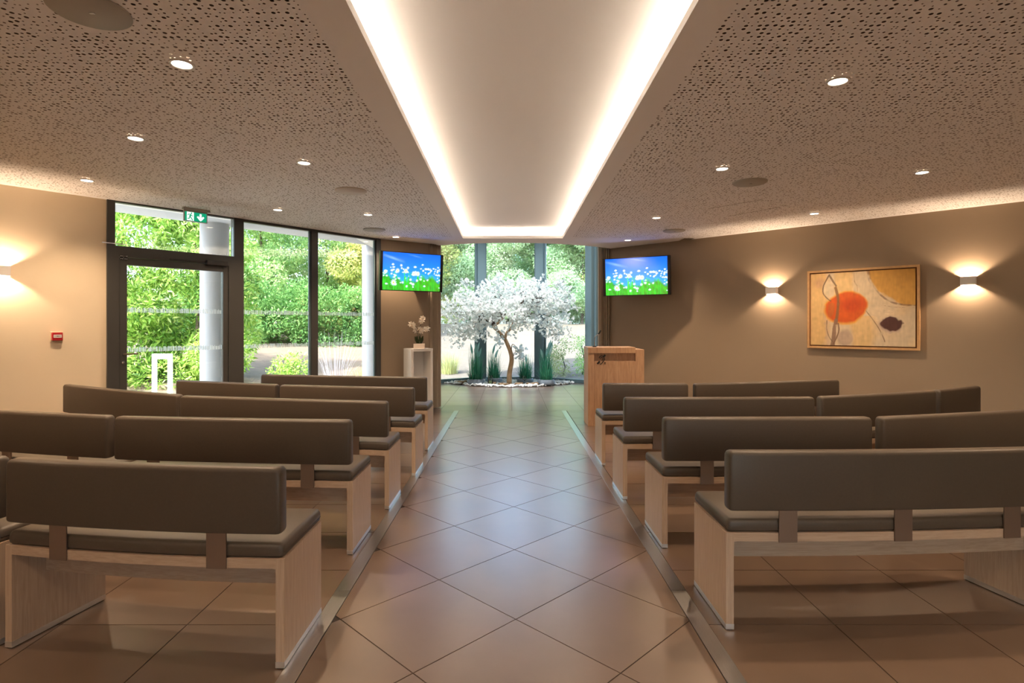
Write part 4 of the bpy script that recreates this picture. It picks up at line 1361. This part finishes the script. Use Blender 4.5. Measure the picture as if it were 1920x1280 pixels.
for c in clusters:
    cv_ = Vector(c)
    t0 = min(tips, key=lambda q: (q - cv_).length + rb.uniform(0, 0.35)) if c[2] > 1.0 else Vector((0.02, TY, c[2] - 0.1))
    mid = (t0 + cv_) / 2 + Vector((rb.uniform(-.08, .08), rb.uniform(-.08, .08), 0.10 + 0.12 * rb.random()))
    pth = smooth_path([tuple(t0), tuple(mid), c], 4)
    tw.append(tube(pth, [0.013 - 0.0011 * i for i in range(len(pth))], 5))
tag(obj('twigs', join(*tw), 'dbark', bt, True), kind='stuff')
fc_, fd_ = [], []
for c in clusters:
    small = c[2] < 1.0 or c[2] > 2.4
    for k in range(24 if small else 38):
        s = 0.07 if small else 0.115
        p = (c[0] + rb.gauss(0, s), c[1] + rb.gauss(0, s), c[2] + rb.gauss(0, s * 0.85))
        base = Vector((rb.gauss(0, 1), rb.gauss(-0.6, 1), rb.gauss(0.3, 1))).normalized()
        a = base.orthogonal().normalized()
        b = base.cross(a)
        for q in range(5):
            t = 2 * math.pi * q / 5
            fc_.append(p)
            fd_.append(tuple(a * math.cos(t) + b * math.sin(t) + base * 0.45))
V_, F_ = leaves_np(np.array(fc_), np.array(fd_), 0.050, 0.052)
tag(leaf_obj('blossom', V_, F_, np.repeat(rng.random(len(fc_) // 5), 5), 'petal', bt), kind='stuff')

# ------------------------------------------------------------------ grass pots, jars
def ribbon(p0, d_, h_, lean, wd):
    """bent grass blade, 3 segments"""
    pts = []
    for k in range(4):
        t = k / 3
        pts.append((p0[0] + d_[0] * lean * t * t, p0[1] + d_[1] * lean * t * t, p0[2] + h_ * (t - 0.18 * lean * t * t)))
    px, py = -d_[1], d_[0]
    V_, F_ = [], []
    for k, p in enumerate(pts):
        w_ = wd * (1 - k / 3.2)
        V_ += [(p[0] - px * w_ / 2, p[1] - py * w_ / 2, p[2]), (p[0] + px * w_ / 2, p[1] + py * w_ / 2, p[2])]
    for k in range(3):
        F_.append((2 * k, 2 * k + 1, 2 * k + 3, 2 * k + 2))
    return V_, F_, pts[-1]
def grass_pot(x, y, hmax, nplume, pr, label, seed):
    rg = random.Random(seed)
    t = thing('potted_grass', label, 'potted grass', (x, y, 0.02), 'grass pots before the bay window')
    z0 = 0.02
    obj('pot', lathe([(pr * 0.75, z0), (pr * 0.98, z0 + 0.03), (pr * 1.03, z0 + 0.075), (pr * 0.93, z0 + 0.125), (pr * 0.86, z0 + 0.13), (pr * 0.84, z0 + 0.11), (0.002, z0 + 0.105)], 28, x, y, 0), 'pot', t, True)
    V_, F_, cols = [], [], []
    for k in range(330):
        a = rg.uniform(0, 6.3)
        q = rg.random() ** 0.6 * pr * 0.7
        tall = rg.random() < 0.45
        h_ = rg.uniform(0.55, 1) * hmax * 0.80 if tall else rg.uniform(0.15, 0.36)
        a2 = a + rg.uniform(-0.8, 0.8)
        v, f, _ = ribbon((x + q * math.cos(a), y + q * math.sin(a), z0 + 0.11), (math.cos(a2), math.sin(a2)), h_, rg.uniform(0.02, 0.14) if tall else rg.uniform(0.1, 0.24), 0.013)
        kk = len(V_)
        V_ += v
        F_ += [tuple(i + kk for i in qd) for qd in f]
        cols += [rg.random()] * len(v)
    tag(obj('blades', (V_, F_), 'blade', t, attr=('leaf', 'POINT', cols)), kind='stuff')
    for k in range(nplume):
        a = rg.uniform(0, 6.3)
        q = rg.uniform(0.02, pr * 0.5)
        h_ = hmax * rg.uniform(0.78, 1.0)
        ln = rg.uniform(-0.18, 0.18)
        x0, y0_ = x + q * math.cos(a), y + q * math.sin(a)
        pts = [(x0 + ln * (u_ ** 2), y0_ + 0.05 * math.sin(a) * u_, z0 + 0.1 + (h_ - 0.1) * u_) for u_ in (0, .3, .6, .70, .76, .84, .92, 1.0)]
        v, f = tube(pts, [0.003, 0.003, 0.003, 0.006, 0.024, 0.028, 0.020, 0.002], 7)
        tag(obj('plume', (v, f), 'plume', t, True, attr=('leaf', 'POINT', [rg.random()] * len(v))))
    return t
grass_pot(-0.826, 13.475, 1.08, 5, 0.205, 'slate pot of tall plumed grass, leftmost of the four', 1)
grass_pot(-0.405, 13.80, 1.00, 2, 0.205, 'slate pot of green grass just left of the blossom trunk', 2)
grass_pot(0.361, 13.684, 0.86, 1, 0.20, 'slate pot of thin grass just right of the blossom trunk', 3)
grass_pot(0.844, 13.356, 1.08, 6, 0.205, 'slate pot of plumed grass, rightmost of the four', 4)
for x, y, r_, h_, lab, wax in [(-0.47, 13.28, 0.062, 0.22, 'clear glass jar with a green candle left of the trunk', True), (0.33, 13.30, 0.045, 0.20, 'clear stemmed glass holder right of the trunk', False)]:
    j = thing('glass_jar', lab, 'jar', (x, y, 0.03))
    if wax:
        obj('jar', lathe([(r_ * 0.8, 0.03), (r_, 0.05), (r_, 0.03 + h_ * 0.7), (r_ * 0.7, 0.03 + h_ * 0.85), (r_ * 0.8, 0.03 + h_), (r_ * 0.76, 0.03 + h_), (r_ * 0.64, 0.03 + h_ * 0.84), (r_ * 0.94, 0.03 + h_ * 0.68), (r_ * 0.94, 0.055)], 20, x, y, 0), 'jar', j, True)
        obj('candle', lathe([(0.035, 0.056), (0.035, 0.12), (0.005, 0.122)], 14, x, y, 0), 'wax', j)
    else:
        obj('foot', lathe([(r_, 0.03), (r_, 0.036), (0.008, 0.05), (0.008, 0.10), (0.012, 0.11)], 20, x, y, 0), 'jar', j, True)
        obj('bowl', lathe([(0.012, 0.11), (r_ * 0.95, 0.14), (r_, 0.03 + h_), (r_ * 0.94, 0.03 + h_), (r_ * 0.88, 0.145), (0.008, 0.118)], 20, x, y, 0), 'jar', j, True)

# ------------------------------------------------------------------ outside: columns, ground, plants
for (px, py), lab in [((-4.50, 8.60), 'white round column outside the exit door'), ((-2.68, 11.0), 'white round column outside the right end of the left windows')]:
    c = thing('column', lab, 'column', (px, py, -0.06), 'white columns under the eave')
    obj('shaft', lathe([(0.20, 0), (0.20, 3.02)], 40, px, py, -0.06), 'render', c, True)
st_ = thing('white_frame_stand', 'white metal arch stand outside the exit door', 'stand', (-6.02, 9.78, -0.06))
for a, b in ((-0.165, -0.105), (0.105, 0.165)):
    obj('leg', box(-6.02 + a, -6.02 + b, 9.75, 9.81, -0.06, 0.839, 0.002), 'wmetal', st_)
obj('top_bar', box(-6.02 - 0.165, -6.02 + 0.165, 9.75, 9.81, 0.84, 0.93, 0.004), 'wmetal', st_)

def ground_z(x, y):
    q = (y - 15.2) + 0.62 * np.maximum(-x - 1.5, 0)
    return -0.07 + np.clip(q, 0, 19) * 0.083
gx, gy = np.meshgrid(np.linspace(-30, 24, 180), np.linspace(-6, 52, 190))
gz = ground_z(gx, gy) + 0.02 * np.sin(gx * 3.1 + gy) * np.cos(gy * 2.3) * (gy > 15.5)
i = np.arange(gx.size).reshape(gx.shape)
gf = np.stack([i[:-1, :-1], i[:-1, 1:], i[1:, 1:], i[1:, :-1]], -1).reshape(-1, 4)
go = mesh_np('ground', np.stack([gx.ravel(), gy.ravel(), gz.ravel()], 1), gf, 'soil')
tag(go, 'dry pale grass slope rising outside towards the hedges', None, None, 'structure')

pv = [tuple(GA - GD * 4 + nrm * 0.06), tuple(GB + GD * 0.6 + nrm * 0.06), tuple(GB + GD * 0.6 + nrm * 3.4), tuple(GA - GD * 4 + nrm * 4.6)]
structure('bounce_paving', prism(pv, -0.2, -0.045), 'concrete', 'added unseen pale slab outside the left windows, bouncing sunlight onto the ceiling')  # slab added out of view to bounce sunlight up to the ceiling

def blob_points(blobs, n, shell=0.5):
    """points in the outer part of several ellipsoids"""
    w_ = np.array([b[3] * b[4] for b in blobs])
    k = rng.choice(len(blobs), n, p=w_ / w_.sum())
    d_ = rng.normal(size=(n, 3))
    d_ /= np.linalg.norm(d_, axis=1, keepdims=True)
    r_ = (shell + (1 - shell) * rng.random(n)) ** 0.6
    B = np.array(blobs)[k]
    return B[:, :3] + d_ * r_[:, None] * np.stack([B[:, 3], B[:, 3], B[:, 4]], 1), d_

def foliage(blobs, n, size, ratio=0.45, shell=0.5, hang=0.25, smin=0.6):
    P, N = blob_points(blobs, n, shell)
    dirs = N * 0.6 + rng.normal(size=(n, 3)) * 0.8 - np.array([0, 0, hang])
    L_ = size * rng.uniform(smin, 1.2, n)
    return leaves_np(P, dirs, L_, L_ * ratio)

def make_tree(loc, height, rad, mat_, label, seed, n=9000, size=0.30, cat='tree', name='tree', group='trees beyond the slope', bare=0.12, ratio=0.45):
    rg = random.Random(seed)
    gz_ = float(ground_z(np.array(loc[0]), np.array(loc[1])))
    t = thing(name, label, cat, (loc[0], loc[1], gz_), group)
    bl = []
    nb = 26 if n > 5000 else 14
    for k in range(nb):
        a = rg.uniform(0, 6.28)
        zz = bare * height + (1 - bare) * height * (k + rg.random()) / nb
        u_ = (zz / height - bare) / (1 - bare)
        spread = rad * (0.85 - 0.5 * max(0, u_ - 0.5)) * rg.uniform(0.3, 0.85)
        r_ = rad * rg.uniform(0.32, 0.55)
        bl.append((loc[0] + spread * math.cos(a), loc[1] + spread * math.sin(a), gz_ + zz - r_ * 0.2, r_, r_ * rg.uniform(0.6, 0.95)))
    V_, F_ = foliage(bl, n, size, ratio)
    cn = len(V_) // 4
    # colour follows the clump so that patches read
    patch = np.sin(V_[::4, 0] * 1.9 + seed) * np.cos(V_[::4, 2] * 2.1 + seed * 2) * 0.22
    col = np.clip(rng.beta(2.2, 2.2, cn) + patch, 0, 1)
    tag(leaf_obj('foliage', V_, F_, col, mat_, t), kind='stuff')
    obj('trunk', tube([(loc[0], loc[1], gz_ - 0.2), (loc[0] + 0.1, loc[1], gz_ + height * 0.3), (loc[0], loc[1], gz_ + height * 0.7)], [0.035 * rad + 0.02, 0.03 * rad, 0.02], 8), 'dbark', t, True)
    return t

# laurel bank outside the door
for k, (x, y, h_, r_, lab) in enumerate([(-7.55, 13.5, 5.3, 1.45, 'tall bright laurel bush just left of the white column'),
                                         (-9.0, 13.1, 5.6, 1.55, 'tall bright laurel bush seen through the middle of the exit door'),
                                         (-10.6, 12.9, 5.6, 1.6, 'tall bright laurel bush behind the exit door hinge side')]):
    make_tree((x, y), h_, r_, 'laurel', lab, 40 + k, 26000, 0.15, 'bush', 'laurel_bush', 'laurel bushes outside the door', 0.0, 0.30)
# clipped hedge and trees beyond the left windows
for k, (x, y, lab) in enumerate([(-10.9, 20.0, 'dark low hedge clump beyond the left windows, leftmost'), (-9.2, 20.6, 'dark low hedge clump seen through the first left window'),
                                 (-7.6, 21.2, 'dark low hedge clump behind the window mullion'), (-6.0, 21.8, 'dark low hedge clump seen through the second left window')]):
    make_tree((x, y), 2.1, 1.25, 'hedge', lab, 60 + k, 11000, 0.13, 'hedge', 'hedge_bush', 'hedge beyond the left windows', 0.0)
for k, (x, y, h_, r_, m, lab) in enumerate([(-12.6, 23.5, 8.5, 2.6, 'tree', 'leafy tree beyond the left window, hidden partly by the door post'),
                                            (-10.2, 23.0, 8.0, 2.3, 'tree', 'green tree filling the first left window'),
                                            (-8.2, 25.0, 8.6, 2.3, 'tree', 'green tree behind the window mullion'),
                                            (-6.3, 24.5, 7.8, 1.9, 'autumn', 'yellowing tree filling the second left window'),
                                            (-11.5, 27.0, 10.0, 3.0, 'willow', 'pale tall tree behind the first left window tree'),
                                            (-7.6, 29.5, 10.5, 3.0, 'tree', 'tall tree far behind the second left window')]):
    make_tree((x, y), h_, r_, m, lab, 80 + k, 30000, 0.15)
# trees on the crest beyond the bay
for k, (x, y, h_, r_, m, lab) in enumerate([(-5.2, 35.0, 7.8, 2.7, 'autumn', 'yellow-leaved tree at the left edge of the bay view'),
                                            (-2.6, 36.0, 7.8, 2.2, 'pale', 'green tree behind the left bay mullion'),
                                            (-0.2, 36.5, 7.8, 2.4, 'willow', 'grey-green airy tree in the middle of the bay view'),
                                            (2.3, 36.0, 7.6, 2.3, 'pale', 'green tree behind the right bay mullion'),
                                            (4.4, 34.8, 8.0, 2.4, 'pale', 'bright green tree at the right edge of the bay view'),
                                            (7.2, 36.0, 8.0, 3.0, 'autumn', 'tree to the right of the bay view, behind the wall'),
                                            (-8.5, 37.0, 8.0, 3.0, 'tree', 'tree to the left of the bay view, behind the wall'),
                                            (-3.9, 40.0, 9.2, 3.2, 'willow', 'pale tall tree far behind the yellow tree'),
                                            (1.0, 41.0, 9.2, 3.4, 'pale', 'tall tree far behind the middle of the bay view'),
                                            (5.4, 40.0, 9.0, 3.2, 'willow', 'pale tall tree far behind the right edge of the bay view')]):
    make_tree((x, y), h_, r_, m, lab, 110 + k, 38000, 0.18)

def tuft(x, y, n, h_, rad, mat_, name, label, cat, seed, wd=0.016, lean=0.35):
    rg = random.Random(seed)
    z0 = float(ground_z(np.array(x), np.array(y))) - 0.02
    t = thing(name, label, cat, (x, y, z0))
    V_, F_, cols = [], [], []
    for k in range(n):
        a = rg.uniform(0, 6.3)
        q = rg.random() ** 0.5 * rad
        v, f, _ = ribbon((x + q * math.cos(a), y + q * math.sin(a), z0), (math.cos(a), math.sin(a)), h_ * rg.uniform(0.5, 1), rg.uniform(0, lean), wd)
        kk = len(V_)
        V_ += v
        F_ += [tuple(i_ + kk for i_ in qd) for qd in f]
        cols += [rg.random()] * len(v)
    tag(obj('blades', (V_, F_), mat_, t, attr=('leaf', 'POINT', cols)), kind='stuff')
tuft(-1.78, 16.4, 300, 0.72, 0.26, 'straw', 'grass_clump', 'yellow-green grass clump outside the left bay pane', 'grass clump', 5)
tuft(-3.9, 12.6, 90, 1.55, 0.25, 'lavender', 'sage_bush', 'tall grey-lilac wispy plant outside the second left window', 'plant', 6, 0.012, 0.55)
tuft(-3.32, 12.8, 120, 0.75, 0.30, 'straw', 'grass_clump', 'yellowish grass clump beside the far white column', 'grass clump', 7)
make_tree((-5.25, 13.6), 0.75, 0.55, 'laurel', 'small fresh green shrub outside the first left window', 200, 1500, 0.09, 'shrub', 'shrub', None, 0.0)
make_tree((1.45, 16.0), 0.85, 0.55, 'straw', 'yellow-green weedy shrub outside the right bay pane', 201, 1800, 0.09, 'shrub', 'shrub', None, 0.0, 0.25)
make_tree((2.05, 16.3), 1.15, 0.6, 'laurel', 'taller green weedy shrub behind the lectern outside', 202, 1500, 0.09, 'shrub', 'shrub', None, 0.0, 0.25)
